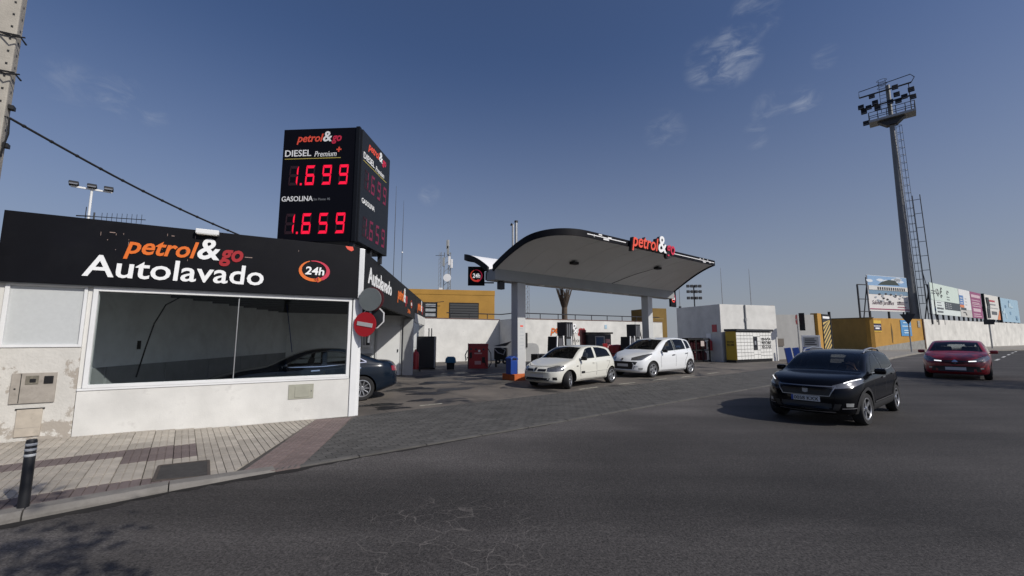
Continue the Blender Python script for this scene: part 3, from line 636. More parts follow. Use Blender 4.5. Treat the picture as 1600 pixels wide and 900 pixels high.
DIG = {'1': 'bc', '6': 'afgedc', '9': 'abfgcd', '5': 'afgcd'}
def led(parent, s, o, xd, W, H, on, off):
    o = Vector(o); xd = Vector(xd); up = Vector((0, 0, 1)); nn = xd.cross(up); cwid = W / 4
    for k, ch in enumerate(s):
        bo, bf = B(), B()
        for sg, pts in SEG.items():
            lit = sg in DIG[ch]; tgt = bo if lit else bf; off_ = .004 if lit else .002
            q = [o + xd * (k * cwid + (x * .66 + .22 + (y - .5) * .07) * cwid) + up * (y * H) + nn * 0 for x, y in pts]
            tgt.prism(q, nn * off_)
        if k == 0: bo.prism([o + xd * (cwid * (.97 + dx)) + up * (H * (.08 + dy)) for dx, dy in ((0, 0), (.1, 0), (.1, .09), (0, .09))], nn * .004)
        bo.build('digit', on, parent); bf.build('unlit_digit', off, parent)
fy = .0185
logo(ps, (-1.50, fy, 6.07), X1, UP, 1.05, (letter_vermilion, letter_white, letter_rose), .005)
text('DIESEL', letter_white, ps, (-1.76, fy, 5.72), X1, UP, .62, .155, 0, .012); text('Premium', letter_white, ps, (-1.06, fy, 5.70), X1, UP, .52, .13, .25, 0); text('+', letter_vermilion, ps, (-.55, fy, 5.80), X1, UP, .12, .12, .1, .03)
B().box(-1.76, -.44, fy - .004, fy, 5.655, 5.67).build('underline', mat('sign_yellow', (.5, .42, .1), .5), ps)
led(ps, '1699', (-1.74, fy, 4.99), X1, 1.56, .55, led_on, led_off)
text('GASOLINA', letter_white, ps, (-1.77, fy, 4.66), X1, UP, .73, .12, 0, .012); text('Sin Plomo 95', grey_metal, ps, (-1.02, fy, 4.67), X1, UP, .38, .055, 0, 0)
led(ps, '1659', (-1.76, fy, 3.86), X1, 1.56, .56, led_on, led_off)
xs_ = .0215; Y1 = (0, 1, 0)
logo(ps, (xs_, .42, 6.05), Y1, UP, 1.1, (letter_vermilion, letter_white, letter_rose), .005)
text('DIESEL', letter_white, ps, (xs_, .18, 5.72), Y1, UP, .62, .155, 0, .012); text('Premium', letter_white, ps, (xs_, .88, 5.70), Y1, UP, .55, .13, .25, 0)
B().box(xs_ - .002, xs_ + .003, .18, 1.6, 5.655, 5.67).build('underline', MATS['sign_yellow'], ps)
led(ps, '1699', (xs_, .18, 4.99), Y1, 1.5, .55, led_dim, led_off)
text('GASOLINA', letter_white, ps, (xs_, .18, 4.66), Y1, UP, .73, .12, 0, .012)
led(ps, '1659', (xs_, .18, 3.86), Y1, 1.5, .56, led_dim, led_off)

# ------------------------------------------------------------------ traffic signs
def disc(bb, c, r, nrm, th=.012, n=32, a0=0.):
    M = Matrix.Translation(c) @ Vector(nrm).to_track_quat('Z', 'Y').to_matrix().to_4x4() @ Matrix.Rotation(a0, 4, 'Z')
    bb.lathe([(0, 0), (r, 0), (r, th), (0, th)], M, n); return bb
ts = thing('traffic_sign', 'no entry disc with round mirror back and octagonal plate fixed to the white corner post', 'traffic sign', (-2.86, 8.66, 0), R(-18))
B().tube([(-.17, .06, 1.5), (-.13, .06, 2.66)], .025, 10).build('pole', grey_metal, ts, smooth=True)
B().bar((-.17, .06, 1.75), (-.45, .06, 1.75), .03).bar((-.15, .06, 2.3), (-.45, .06, 2.3), .03).build('bracket', grey_metal, ts)
d1 = disc(B(), (-.20, -.03, 1.88), .255, (.10, -1, 0)).build('no_entry_disc', red_sign, ts)
Mx = Matrix.Translation((-.20, -.032, 1.88)) @ Vector((.10, -1, 0)).to_track_quat('Y', 'Z').to_matrix().to_4x4() @ Matrix.Rotation(R(-9), 4, 'Y')
B().mbox(Mx, .355, .036, .082).build('white_bar', mat('bar_grey_white', (.5, .5, .5), .5), d1)
disc(B(), (-.11, -.005, 2.40), .245, (.15, -1, 0), .03).build('mirror_back', mat('mirror_back', (.17, .19, .19), .45, .1, var=.1, vscale=3), ts)
disc(B(), (-.085, .03, 2.41), .258, (.15, -1, 0), .01).build('mirror_rim', mat('rim_dark_red', (.10, .02, .025), .5), ts)
disc(B(), (-.085, .09, 2.03), .25, (.25, -1, 0), .01, 8, R(22.5)).build('octagon_edge', white_clean, ts); disc(B(), (-.085, .08, 2.03), .228, (.25, -1, 0), .01, 8, R(22.5)).build('octagon_back', dark_metal, ts)
ne = thing('traffic_sign', 'small no entry sign on a thin grey pole by the far exit', 'traffic sign', (19.64, 28.7, 0), R(-32))
B().tube([(0, 0, 0), (0, 0, 3.2)], .04, 8).build('pole', grey_metal, ne, smooth=True)
d1 = disc(B(), (-.05, -.06, 2.85), .34, (-1, -.12, 0)).build('no_entry_disc', red_sign, ne); B().mbox(Matrix.Translation((-.060, -.061, 2.85)) @ Matrix.Rotation(R(-83), 4, 'Z'), .44, .03, .11).build('white_bar', MATS['bar_grey_white'], d1)
B().box(.1, .42, 0, .03, 2.1, 3.3).build('back_plate', black, ne)
yp = thing('traffic_sign', 'dark triangular yield sign seen from behind beside the yellow wall', 'traffic sign', (42.0, 44.2, .12), R(-45))
B().tube([(0, 0, 0), (0, 0, 3.6)], .06, 8).build('pole', grey_metal, yp, smooth=True)
B().prism([(-.62, -.08, 4.0), (.62, -.08, 4.0), (.05, -.08, 2.95), (-.05, -.08, 2.95)], (0, -.03, 0)).build('sign_back', dark_metal, yp)
rs = thing('traffic_sign', 'dark rectangular sign back on a pole before the white wall', 'traffic sign', (67.0, 58.6, .12), R(-45))
B().tube([(0, 0, 0), (0, 0, 4.0)], .09, 8).build('pole', grey_metal, rs, smooth=True); B().box(-.5, .5, -.14, -.1, 3.35, 4.05).build('sign_back', dark_metal, rs)

# ------------------------------------------------------------------ fuel canopy (local x along the beam, y towards the back)
CA = Vector((.783, .622, 0)); cang = math.atan2(CA.y, CA.x)
can = thing('fuel_canopy', 'gull wing fuel canopy with dark edge, grey soffit and two columns', 'canopy', (.25, 16.42, 0), cang)
X0, X1c = -1.35, 11.0
B().box(X0, X1c, -.28, .28, 3.76, 4.20).build('beam', grey_paint, can, bevel=.01)
Z0 = 4.12
def wz(t, z_end, ex): return Z0 + (z_end - Z0) * (1 - (1 - t) ** ex)
def wing(sign, wdt, z_end, name_s, name_f, ex, rad):
    """curved wing with rounded outer corners in plan and a dark edge band"""
    T = 24; th = .20; y0 = .18; rows = []
    for k in range(T + 1):
        t = k / T; t = 1 - (1 - t) ** 1.5; y = y0 + (wdt - y0) * t; d = max(0., y - (wdt - rad)); ins = rad - math.sqrt(max(0., rad * rad - d * d)); rows.append((sign * y, wz(t, z_end, ex), X0 + ins, X1c - (1.85 if sign < 0 else .3) * t ** 1.4))
    v = []; f = []; M_ = 10
    for up_ in (0, 1):
        for y, z, xa, xb in rows:
            for m_ in range(M_ + 1): v.append((xa + .05 + (xb - xa - .1) * m_ / M_, y * .995, z + .01 + up_ * (th - .03)))
    n_ = M_ + 1; tot = (T + 1) * n_
    for k in range(T):
        for m_ in range(M_):
            a = k * n_ + m_; f.append((a, a + 1, a + n_ + 1, a + n_)); f.append((tot + a, tot + a + n_, tot + a + n_ + 1, tot + a + 1))
    rim = [k * n_ for k in range(T + 1)] + [T * n_ + m_ for m_ in range(1, n_)] + [k * n_ + M_ for k in range(T - 1, -1, -1)] + [m_ for m_ in range(M_ - 1, 0, -1)]
    for q in range(len(rim)): a, c = rim[q], rim[(q + 1) % len(rim)]; f.append((a, c, tot + c, tot + a))
    w_ = B(); w_.v = v; w_.f = f; w_.build(name_s, soffit if sign < 0 else white_clean, can, smooth=True)
    path = [(xa, y, z) for y, z, xa, xb in rows] + [(xb, y, z) for y, z, xa, xb in reversed(rows)]
    e = B()
    for k, (x, y, z) in enumerate(path):
        a = Vector(path[max(0, k - 1)]); c = Vector(path[min(len(path) - 1, k + 1)]); d = (c - a); nn = Vector((-d.y, d.x, 0)) * (1 if sign > 0 else -1); nn = -nn.normalized() if nn.length > 1e-6 else Vector((0, sign, 0))
        cen = Vector(((X0 + X1c) / 2, sign * .5, 0))
        if nn.dot(Vector((x, y, 0)) - cen) < 0: nn = -nn
        for o_, zz in ((0, -.03), (.045, -.03), (.045, th), (0, th)): e.v.append((x + nn.x * o_, y + nn.y * o_, z + zz))
    for k in range(len(path) - 1):
        for q in range(4): e.f.append((k * 4 + q, k * 4 + (q + 1) % 4, k * 4 + 4 + (q + 1) % 4, k * 4 + 4 + q))
    e.f += [(0, 1, 2, 3), tuple(len(e.v) - 4 + q for q in (3, 2, 1, 0))]
    e.build(name_f, navy, can, smooth=True)
    return sign * wdt
ye = wing(-1, 3.45, 5.02, 'front_wing', 'edge_fascia', 1.9, 1.5) + .015; yb = wing(1, 2.4, 4.92, 'rear_wing', 'edge_fascia', 1.9, .8)
zf = 5.02
B().box(X0 + 1.5, 2.28, ye - .075, ye - .062, zf + .07, zf + .10).build('light_strip', white_clean, can); B().box(5.45, X1c - 1.95, ye - .075, ye - .062, zf + .07, zf + .10).build('light_strip', white_clean, can)
bb = B()
for x, z, w_, h_ in ((.75, .13, .18, .05), (1.0, .0, .3, .06), (1.25, .1, .2, .04), (8.0, .0, .25, .05), (8.4, .13, .08, .04), (8.6, .03, .08, .05), (8.0, .14, .1, .03), (7.7, .13, .1, .03), (.5, .02, .02, .1)):
    bb.box(x, x + w_, ye - .072, ye - .062, zf + z, zf + z + h_)
bb.build('peeled_patch', mat('peeled_white', (.7, .7, .7), .6), can, kind='stuff')
# word mark standing on the front edge: dark backing and raised letters
for dx, m_, dd, of in ((0, 'x', 0, 0),):
    dk = mat('letter_case', (.012, .012, .015), .5)
    logo(can, (2.38, ye - .10, zf - .03), X1, UP, 2.95, (dk, dk, dk), .12, .045)
    logo(can, (2.41, ye - .225, zf - .02), X1, UP, 2.9, (letter_vermilion, letter_white, letter_rose), .03, .012)
for x in (0., 8.75):
    c = B().box(x - .20, x + .20, -.20, .20, .02, 3.757).build('column', mat('column_grey', (.50, .51, .51), .6, var=.05), can, bevel=.015)
    B().box(x - .5, x + .5, -.38, .38, -.02, .24).build('plinth', orange_brick, can, bevel=.02)
bb = B()
for k in range(7): bb.box(-.10 + .02 * (k % 2), .06 + .03 * (k % 3), -.2025, -.2005, 1.95 - k * .13, 1.965 - k * .13)
bb.build('notice_print', mat('print_grey', (.35, .38, .42), .6), can, kind='stuff'); B().box(-.07, .08, -.2025, -.2005, 2.03, 2.09).build('notice_print', letter_vermilion, can)
for x, y in ((1.75, -1.4), (6.55, -2.1)):
    z = wz((abs(y) - .18) / 3.27, 5.02, 1.9) + .04
    l_ = B().box(x - .16, x + .16, y - .11, y + .11, z - .17, z - .07).build('lamp', black, can, bevel=.012); B().tube([(x, y, z - .1), (x, y, z + .02)], .03, 6).build('lamp_arm', dark_metal, l_)
B().tube([(6.55, -2.1, 4.80), (6.0, -1.2, 4.53), (5.5, -.3, 4.17)], .012, 5).build('lamp_cable', black, can)
sm = mat('soffit_seam', (.52, .52, .51), .8)
for k in range(1, 10):
    xk = X0 + k * 1.2; pts_ = [(xk, -(.18 + 3.2 * t_), wz(t_, 5.02, 1.9) + .004) for t_ in [q / 14 for q in range(15)] if xk < X1c - 1.85 * t_ ** 1.4 - .1 and (t_ < .6 or xk > X0 + 1.4)]
    if len(pts_) > 3: B().tube(pts_, .006, 4).build('soffit_seam', sm, can)
bb = B()
for x in (-.7, .55, 2.0, 3.4, 5.0, 6.3): bb.lathe([(0, 0), (.13, 0), (.13, .02), (0, .02)], Matrix.Translation((x + .7, 0, 3.745)), 14)
bb.build('downlight', white_clean, can); B().box(-.98, -.75, -.1, .1, 3.45, 3.755).build('speaker_box', dark_metal, can, bevel=.02)
B().box(X0 - .02, X1c + .01, .285, .33, 3.8, 4.12).build('rear_trim', navy, can)
lit_red = mat('lit_vermilion', (.75, .07, .035), .5, emit=.45); lit_rose = mat('lit_rose', (.5, .02, .07), .5, emit=.35); lit_white = mat('lit_white', (.8, .8, .8), .5, emit=.65)
def hang(x, y0, nm):
    h = thing('hanging_sign', nm, 'sign', tuple(can.matrix_basis @ Vector((x, y0, 0))), cang)
    return h
bpy.context.view_layer.update()
h1 = thing('hanging_sign', 'square black sign reading 24h at the near end of the canopy', 'sign', (-1.46, 16.85, 3.72), R(4))
B().box(-.34, .34, -.05, .05, 0, .78).build('panel', navy, h1, bevel=.01); emblem24(h1, (0, -.052, .40), X1, UP, .25, 1.0, .006, lit_red, lit_rose, lit_white)
B().bar((.34, 0, .62), (.72, 0, .62), .05).bar((.34, 0, .12), (.72, 0, .12), .05).build('bracket', dark_metal, h1)
p2 = can.matrix_basis @ Vector((X1c + .45, .1, 0))
h2 = thing('hanging_sign', 'black and red square sign at the far end of the canopy', 'sign', (p2.x, p2.y, 3.35), cang + R(8))
B().box(-.38, .38, -.05, .05, 0, .98).build('panel', navy, h2, bevel=.01); emblem24(h2, (0, -.052, .5), X1, UP, .25, 1.0, .006, lit_red, lit_rose, lit_white); B().bar((-.75, 0, .8), (-.38, 0, .8), .05).build('bracket', dark_metal, h2)
vp = thing('vent_pipe', 'pair of slim vent pipes rising behind the canopy', 'pipe', (.1, 46.5, 0))
B().tube([(0, 0, 0), (0, 0, 14.5)], .12, 8).build('pipe', grey_metal, vp, smooth=True); B().tube([(.38, 0, 0), (.38, 0, 14.8)], .15, 8).build('pipe', grey_metal, vp, smooth=True); B().tube([(0, 0, 14.4), (-.18, 0, 14.6), (-.22, 0, 14.4)], .12, 6).tube([(.38, 0, 14.75), (.38, 0, 14.95)], .21, 8).build('cowl', dark_metal, vp)

# ------------------------------------------------------------------ pumps and forecourt furniture
def pump(loc, label):
    p = thing('fuel_pump', label, 'fuel pump', loc, cang + R(4), 'fuel pumps under the canopy')
    B().box(-.75, .75, -.42, .42, 0, .14).build('base', concrete, p, bevel=.02)
    for s in (-1,):
        B().prism([(-.62, -.28, .14), (-.12, -.28, .14), (-.20, -.28, 1.66), (-.52, -.28, 1.66)], (0, .56, 0)).build('body', black, p, bevel=.02)
        B().prism([(-.12, -.29, .14), (-.06, -.29, .14), (-.13, -.29, 1.69), (-.19, -.29, 1.69)], (0, .05, 0)).build('side_trim', white_clean, p, bevel=.006); B().prism([(-.68, -.29, .14), (-.62, -.29, .14), (-.51, -.29, 1.69), (-.56, -.29, 1.69)], (0, .05, 0)).build('side_trim', white_clean, p, bevel=.006)
    d = B().box(-.48, -.24, -.295, -.282, 1.25, 1.58).build('display', mat('pump_display', (.09, .09, .10), .25), p, bevel=.006); B().box(-.40, -.30, -.30, -.29, .75, .95).build('keypad', grey_metal, p, bevel=.004)
    B().prism([(-.04, -.26, .14), (.42, -.26, .14), (.36, -.26, 1.64), (.0, -.26, 1.64)], (0, .52, 0)).build('body', black, p, bevel=.02); B().prism([(.42, -.27, .14), (.47, -.27, .14), (.41, -.27, 1.67), (.36, -.27, 1.67)], (0, .05, 0)).build('side_trim', white_clean, p, bevel=.006)
    B().box(.04, .34, -.275, -.262, 1.22, 1.56).build('display', mat('pump_screen', (.2, .22, .24), .3), p, bevel=.006)
    B().box(.16, .62, -.16, .36, .14, 2.28).build('hose_tower', mat('tower_dark', (.03, .03, .034), .45), p, bevel=.02)
    for k in range(3): B().box(.22 + k * .13, .265 + k * .13, -.175, -.158, .9, 2.2).build('hose_guide', alloy, p, bevel=.004)
    for k in range(2):
        x = .64 + k * .03; B().tube([(x, -.1 + k * .2, 2.1), (x + .12, -.15 + k * .2, 1.4), (x + .1, -.2 + k * .2, .6), (x - .05, -.25 + k * .2, .95)], .016, 6).build('hose', rubber, p, smooth=True)
        B().bar((x - .02, -.25 + k * .2, .95), (x + .02, -.27 + k * .2, 1.25), .05, .07).build('nozzle', black, p, bevel=.008)
    return p
c1 = can.matrix_basis
pump(tuple(c1 @ Vector((2.35, 0, 0))), 'black fuel pump with tall hose tower behind the small white hatchback')
pump(tuple(c1 @ Vector((7.3, 0, 0))), 'black fuel pump with tall hose tower beside the far canopy column')
o = thing('waste_box', 'low black box at the foot of the nearer fuel pump', 'box', tuple(c1 @ Vector((1.2, .1, 0))), cang); B().box(-.3, .3, -.2, .2, 0, .95).build('case', black, o, bevel=.02); B().box(-.22, .22, -.215, -.2, .6, .75).build('slot', dark_metal, o)
kb = thing('payment_kiosk', 'small dark kiosk with lit blue window beneath the wall lettering', 'kiosk', (4.85, 24.2, 0), R(20))
B().box(-.75, .75, -.4, .4, 0, 1.82).build('case', dark_metal, kb, bevel=.02); B().box(-.82, .85, -.47, .47, 1.83, 1.92).build('roof', black, kb, bevel=.01); B().box(-.25, .25, -.412, -.398, .75, 1.65).build('window', mat('kiosk_screen', (.03, .07, .16), .2), kb)
fr = B().box(-.31, -.25, -.425, -.4, .7, 1.7).box(.25, .31, -.425, -.4, .7, 1.7).box(-.25, .25, -.425, -.4, 1.65, 1.7).build('window_frame', grey_metal, kb)
for k in range(3): B().box(.38, .68, -.41, -.4, .75 + k * .28, .98 + k * .28).build('poster', mat('poster_pink', (.55, .3, .3), .6, var=.4, vscale=9), kb)
o = thing('totem', 'slim dark red upright panel left of the small kiosk', 'panel', (4.05, 23.9, 0), R(20)); B().box(-.14, .14, -.12, .12, 0, 2.05).build('panel', mat('totem_red', (.20, .015, .02), .5), o, bevel=.015); B().box(-.1, .1, -.13, -.12, 1.3, 1.9).build('print', mat('totem_print', (.08, .02, .02), .4), o)
o = thing('red_tank', 'rounded red container between the two fuel pumps', 'container', (5.35, 21.4, 0)); B().lathe([(0, 0), (.42, 0), (.42, 1.12), (.40, 1.2), (.3, 1.25), (0, 1.27)], Matrix(), 28).build('drum', red_paint, o, smooth=True); B().lathe([(.425, .3), (.435, .32), (.425, .34)], Matrix(), 28).build('band', black, o); B().lathe([(.425, .8), (.435, .82), (.425, .84)], Matrix(), 28).build('band', black, o)
o = thing('red_post', 'short red post beside the rounded red container', 'post', (4.75, 21.5, 0)); B().box(-.12, .12, -.1, .1, 0, 1.32).build('post', red_paint, o, bevel=.02); B().box(-.4, -.12, -.1, .1, .4, 1.25).build('hose_box', black, o, bevel=.03)
# bins and machines by the wall
o = thing('waste_bin', 'bright blue bin standing against the near canopy column', 'bin', tuple(c1 @ Vector((-.42, -.1, .24))), cang)
B().prism([(-.16, -.15, 0), (.16, -.15, 0), (.17, -.17, .52), (-.17, -.17, .52)], (0, .3, 0)).build('body', blue_plastic, o, bevel=.02); B().prism([(-.18, -.18, .525), (.18, -.18, .525), (.18, -.18, .6), (0, -.18, .68), (-.18, -.18, .6)], (0, .34, 0)).build('lid', blue_plastic, o, bevel=.015); B().box(-.1, .1, -.185, -.17, .54, .60).build('opening', black, o)
o = thing('waste_bin', 'black bin with teal lid standing alone before the white wall', 'bin', (-3.1, 21.3, 0), R(8))
B().prism([(-.18, -.18, .04), (.18, -.18, .04), (.21, -.22, .42), (-.21, -.22, .42)], (0, .4, 0)).build('body', black, o, bevel=.02); B().prism([(-.27, -.25, .36), (.27, -.25, .36), (.25, -.25, .58), (.16, -.25, .66), (-.16, -.25, .66), (-.25, -.25, .58)], (0, .5, 0)).build('lid', teal_plastic, o, bevel=.03)
for x in (-.15, .15): B().tube([(x - .02, .18, .05), (x + .02, .18, .05)], .05, 8).build('wheel', rubber, o)
rm = thing('air_machine', 'red air and water machine with gauges and hanging hose', 'machine', (-1.80, 22.35, 0), R(6))
B().box(-.52, .52, -.22, .22, .0, 1.30).build('cabinet', red_paint, rm, bevel=.02); B().box(-.545, -.50, -.23, .24, .0, 1.315).build('side_trim', dark_metal, rm, bevel=.008); B().box(-.53, .53, -.235, -.222, 1.16, 1.29).build('header', mat('header_red', (.22, .02, .03), .5), rm)
for x, z in ((-.38, 1.02), (-.12, 1.0), (.05, .92), (.28, 1.0)): B().lathe([(0, .014), (.055, .014), (.06, 0)], Matrix.Translation((x, -.222, z)) @ Matrix.Rotation(R(90), 4, 'X'), 16).build('gauge', dark_metal if x != .05 else letter_white, rm)
B().box(-.2, .2, -.23, -.222, .76, .83).build('label_plate', mat('plate_pink', (.45, .25, .25), .5), rm); B().box(-.18, .15, -.23, -.222, .22, .40).build('label_plate', MATS['plate_pink'], rm); B().box(-.45, -.32, -.25, -.222, .55, .85).build('coin_box', black, rm, bevel=.01); B().box(.2, .36, -.25, -.222, .3, .6).build('nozzle_holder', black, rm, bevel=.01)
B().tube([(.5, -.2, 1.05), (.66, -.25, .8), (.68, -.28, .3), (.55, -.3, .06), (.42, -.3, .15), (.34, -.26, .45)], .022, 6).build('hose', rubber, rm, smooth=True)
B().tube([(-.56, -.1, .95), (-.68, -.12, .7), (-.64, -.12, .4), (-.56, -.1, .6)], .03, 6).build('hose', grey_metal, rm, smooth=True)
vm = thing('vacuum_machine', 'black machine with raised lid and wheels right of the red machine', 'machine', (-.62, 23.2, 0), R(-8))
B().box(-.34, .36, -.25, .25, .42, 1.06).build('body', black, vm, bevel=.06); B().prism([(-.36, -.3, 1.16), (.42, -.3, 1.36), (.56, -.3, 1.40), (.3, -.3, 1.16)], (0, .6, 0)).build('lid', dark_metal, vm, bevel=.01)
for x in (-.12, .26): B().lathe([(.05, -.05), (.15, -.05), (.15, .05), (.05, .05)], Matrix.Translation((x, -.2, .34)) @ Matrix.Rotation(R(90), 4, 'X'), 16).build('wheel', rubber, vm)
B().tube([(-.3, -.26, 1.0), (-.1, -.32, .8), (.2, -.3, .7), (.3, -.28, .95), (.1, -.3, 1.05)], .03, 7).build('hose', grey_metal, vm, smooth=True); B().box(-.3, -.2, -.1, .1, 0, .42).box(.3, .38, -.1, .1, 0, .42).build('stand', dark_metal, vm)
o = thing('tall_cabinet', 'tall black cabinet at the far end of the car wash', 'cabinet', (-4.42, 21.75, 0), R(4)); B().box(-.46, .46, -.3, .3, .04, 1.68).build('case', black, o, bevel=.02); B().box(-.42, .42, -.315, -.30, .1, 1.6).build('door', mat('cabinet_door', (.016, .016, .017), .4), o, bevel=.01); B().box(.42, .475, -.3, -.25, .1, 1.65).build('hinge_post', grey_metal, o); B().tube([(.1, 0, 1.68), (.1, 0, 2.1)], .03, 6).tube([(.24, 0, 1.68), (.24, 0, 2.1)], .03, 6).build('pipe', dark_metal, o)
o = thing('pressure_washer', 'red cylinder trolley standing beside the tall black cabinet', 'trolley', (-4.62, 20.2, 0), R(10)); B().lathe([(0, .1), (.15, .12), (.16, .8), (.13, .9), (.05, .96), (.04, 1.05), (0, 1.06)], Matrix(), 18).build('cylinder', red_paint, o, smooth=True); B().tube([(-.14, .12, .1), (-.14, .12, 1.15), (.14, .12, 1.15), (.14, .12, .1)], .018, 6).build('handle', dark_metal, o)
for x in (-.2, .2): B().lathe([(.03, -.03), (.12, -.03), (.12, .03), (.03, .03)], Matrix.Translation((x, .1, .12)) @ Matrix.Rotation(R(90), 4, 'Y'), 14).build('wheel', rubber, o)
B().tube([(.0, 0, 1.02), (-.2, -.1, .9), (-.22, -.1, .5), (-.05, -.17, .3)], .016, 6).build('hose', rubber, o, smooth=True)
# bollard on the pavement
bo = thing('bollard', 'black bollard with pale reflective bands at the kerb', 'bollard', (-4.42, 3.97, fall(-4.42, 3.97)))
B().lathe([(0, 0), (.039, 0), (.038, .585), (.033, .602), (0, .605)], Matrix(), 24).build('post', mat('bollard_black', (.012, .013, .016), .5, var=.2, vscale=6), bo, smooth=True)
for z in (.465, .515, .56): B().lathe([(.0384, z - .011), (.0396, z - .009), (.0396, z + .009), (.0384, z + .011)], Matrix(), 24).build('reflective_band', mat('band_grey', (.42, .44, .46), .5), bo, smooth=True)

# ------------------------------------------------------------------ back wall with railing and painted word mark
def wall(name, label, pts, z1, th, m, back=(0, 1), cat='wall', z0=-.05):
    bb = B(); t = thing(name, label, cat, (pts[0][0], pts[0][1], 0)); o = Vector((pts[0][0], pts[0][1], 0))
    for k in range(len(pts) - 1):
        a = Vector((*pts[k], 0)) - o; c = Vector((*pts[k + 1], 0)) - o; d = (c - a).normalized(); n = Vector((-d.y, d.x, 0)) * th
        za, zc = (z1[k], z1[k + 1]) if isinstance(z1, (list, tuple)) else (z1, z1)
        B().prism([a + Vector((0, 0, z0)), c + Vector((0, 0, z0)), c + Vector((0, 0, zc)), a + Vector((0, 0, za))], n).build('wall', m, t)
    return t
bwL = wall('boundary_wall', 'white boundary wall behind the wash bay and bins', [(-14, 23.0), (-.9, 30.4)], 2.9, .25, white_wall)
bwR = wall('boundary_wall', 'long white boundary wall with railing and painted word mark', [(.13, 28.4), (12.6, 35.0)], 2.9, 2.2, white_wall)
def coping(t, p, q):
    o = Vector((*p, 0)); d = (Vector((*q, 0)) - o); L_ = d.length; d.normalize(); n = Vector((d.y, -d.x, 0))
    B().prism([n * .03 + Vector((0, 0, 2.902)), d * L_ + n * .03 + Vector((0, 0, 2.902)), d * L_ - n * .3 + Vector((0, 0, 2.902)), -n * .3 + Vector((0, 0, 2.902))], (0, 0, .045)).build('coping', mat('coping_red', (.17, .10, .085), .9, var=.2, vscale=3), t)
coping(bwL, (-14, 23.0), (-.9, 30.4)); coping(bwR, (.13, 28.4), (12.6, 35.0))
rl = thing('railing', 'dark tube railing along the top of the white boundary wall', 'railing', (-4.5, 28.6, 2.94))
pts = [Vector((0, 0, .38)), Vector((3.7, 2.15, .38)), Vector((4.75, .25, .38)), Vector((17.0, 6.75, .38))]
for k in (0, 2): B().tube([pts[k], pts[k + 1]], .035, 6).build('rail', dark_metal, rl)
B().tube([pts[1], pts[2]], .035, 6).build('rail', dark_metal, rl)
for k in range(3): p = pts[0].lerp(pts[1], (k + .2) / 3); B().tube([p - Vector((0, 0, .38)), p], .03, 6).build('upright', dark_metal, rl)
for k in range(9): p = pts[2].lerp(pts[3], (k + .3) / 9); B().tube([p - Vector((0, 0, .38)), p], .03, 6).build('upright', dark_metal, rl)
dR = Vector((12.47, 6.6, 0)).normalized(); nR = Vector((dR.y, -dR.x, 0))
def wp(u, z, d=.004): p = dR * u + nR * d; return Vector((p.x, p.y, z))
dk2 = mat('letter_outline', (.015, .015, .015), .7)
logo(bwR, wp(2.92, 1.95, .002), dR, UP, 3.1, (dk2, dk2, dk2), .003, .05); logo(bwR, wp(2.94, 1.96, .006), dR, UP, 3.05, (letter_orange, letter_white, letter_red), .004, .008)
text('mejor', dk2, bwR, wp(4.35, 1.20), dR, UP, 1.35, .34, 0, .0, .003)
B().prism([wp(4.2, .55), wp(6.2, .55), wp(6.2, 1.05), wp(4.2, 1.05)], nR * .005).build('painted_band', mat('painted_blue', (.035, .05, .085), .7), bwR)
B().prism([wp(.95, 0), wp(1.95, 0), wp(1.98, .85), wp(1.92, 1.06), wp(1.75, 1.2), wp(1.5, 1.24), wp(.95, 1.24)], nR * .006).build('shadow_patch', mat('patch_grey', (.33, .335, .335), .85, var=.1, vscale=2), bwR)  # rounded shadow beside the column, put onto the wall as a flat grey shape
o = B().prism([wp(.75, .95), wp(1.0, .95), wp(1.0, 1.95), wp(.75, 1.95)], nR * .12).build('letter_box', black, bwR, bevel=.01)
B().prism([wp(7.9, 2.3), wp(8.12, 2.3), wp(8.12, 2.6), wp(7.9, 2.6)], nR * .02).build('plaque', mat('plaque_blue', (.35, .5, .6), .6), bwR)
o = thing('store_hut', 'dark ochre hut rising behind the boundary wall near the kiosk building', 'hut', (13.05, 36.8, 0), R(20)); B().box(-.8, .75, 0, 3, 0, 4.2).build('wall', mat('ochre_dark', (.20, .125, .03), .9, var=.2, vscale=1), o); B().box(-.5, .4, -.02, 0, 3.25, 3.29).build('crack_line', mat('ochre_line', (.35, .28, .15), .9), o)
# ochre house behind
oh = thing('ochre_house', 'flat roofed ochre building with dark windows behind the car wash', 'building', (-1.6, 38, 0), R(12))
HW = -9.6
B().box(HW, 0, 0, 8, 0, 5.45).build('wall', ochre, oh); B().box(HW - .02, .03, -.03, 8.02, 5.452, 5.9).build('parapet', ochre, oh, bevel=.02)
for x0, x1, kind in ((-7.35, -5.15, 1), (-4.1, -1.45, 0)):
    wn = B().box(x0, x1, -.03, .05, 3.0, 4.75).build('window', mat('window_dark', (.012, .013, .014), .3), oh)
    if kind:
        for k in range(4):
            for j in range(2): B().box(x0 + .12 + j * 1.05, x0 + 1.0 + j * 1.05, -.05, -.031, 3.08 + k * .42, 3.08 + k * .42 + .26 ).build('pane', mat('pane_pale', (.35, .37, .38), .3, var=.3, vscale=3), wn)
    else:
        for k in range(7): B().box(x0 + .06, x1 - .06, -.05, -.031, 3.1 + k * .23, 3.1 + k * .23 + .17).build('slat', mat('shutter_grey', (.055, .057, .058), .6), wn)
B().tube([(-4.6, -.35, 4.8), (-6.6, -.2, 4.55)], .03, 5).build('awning_arm', dark_metal, oh)

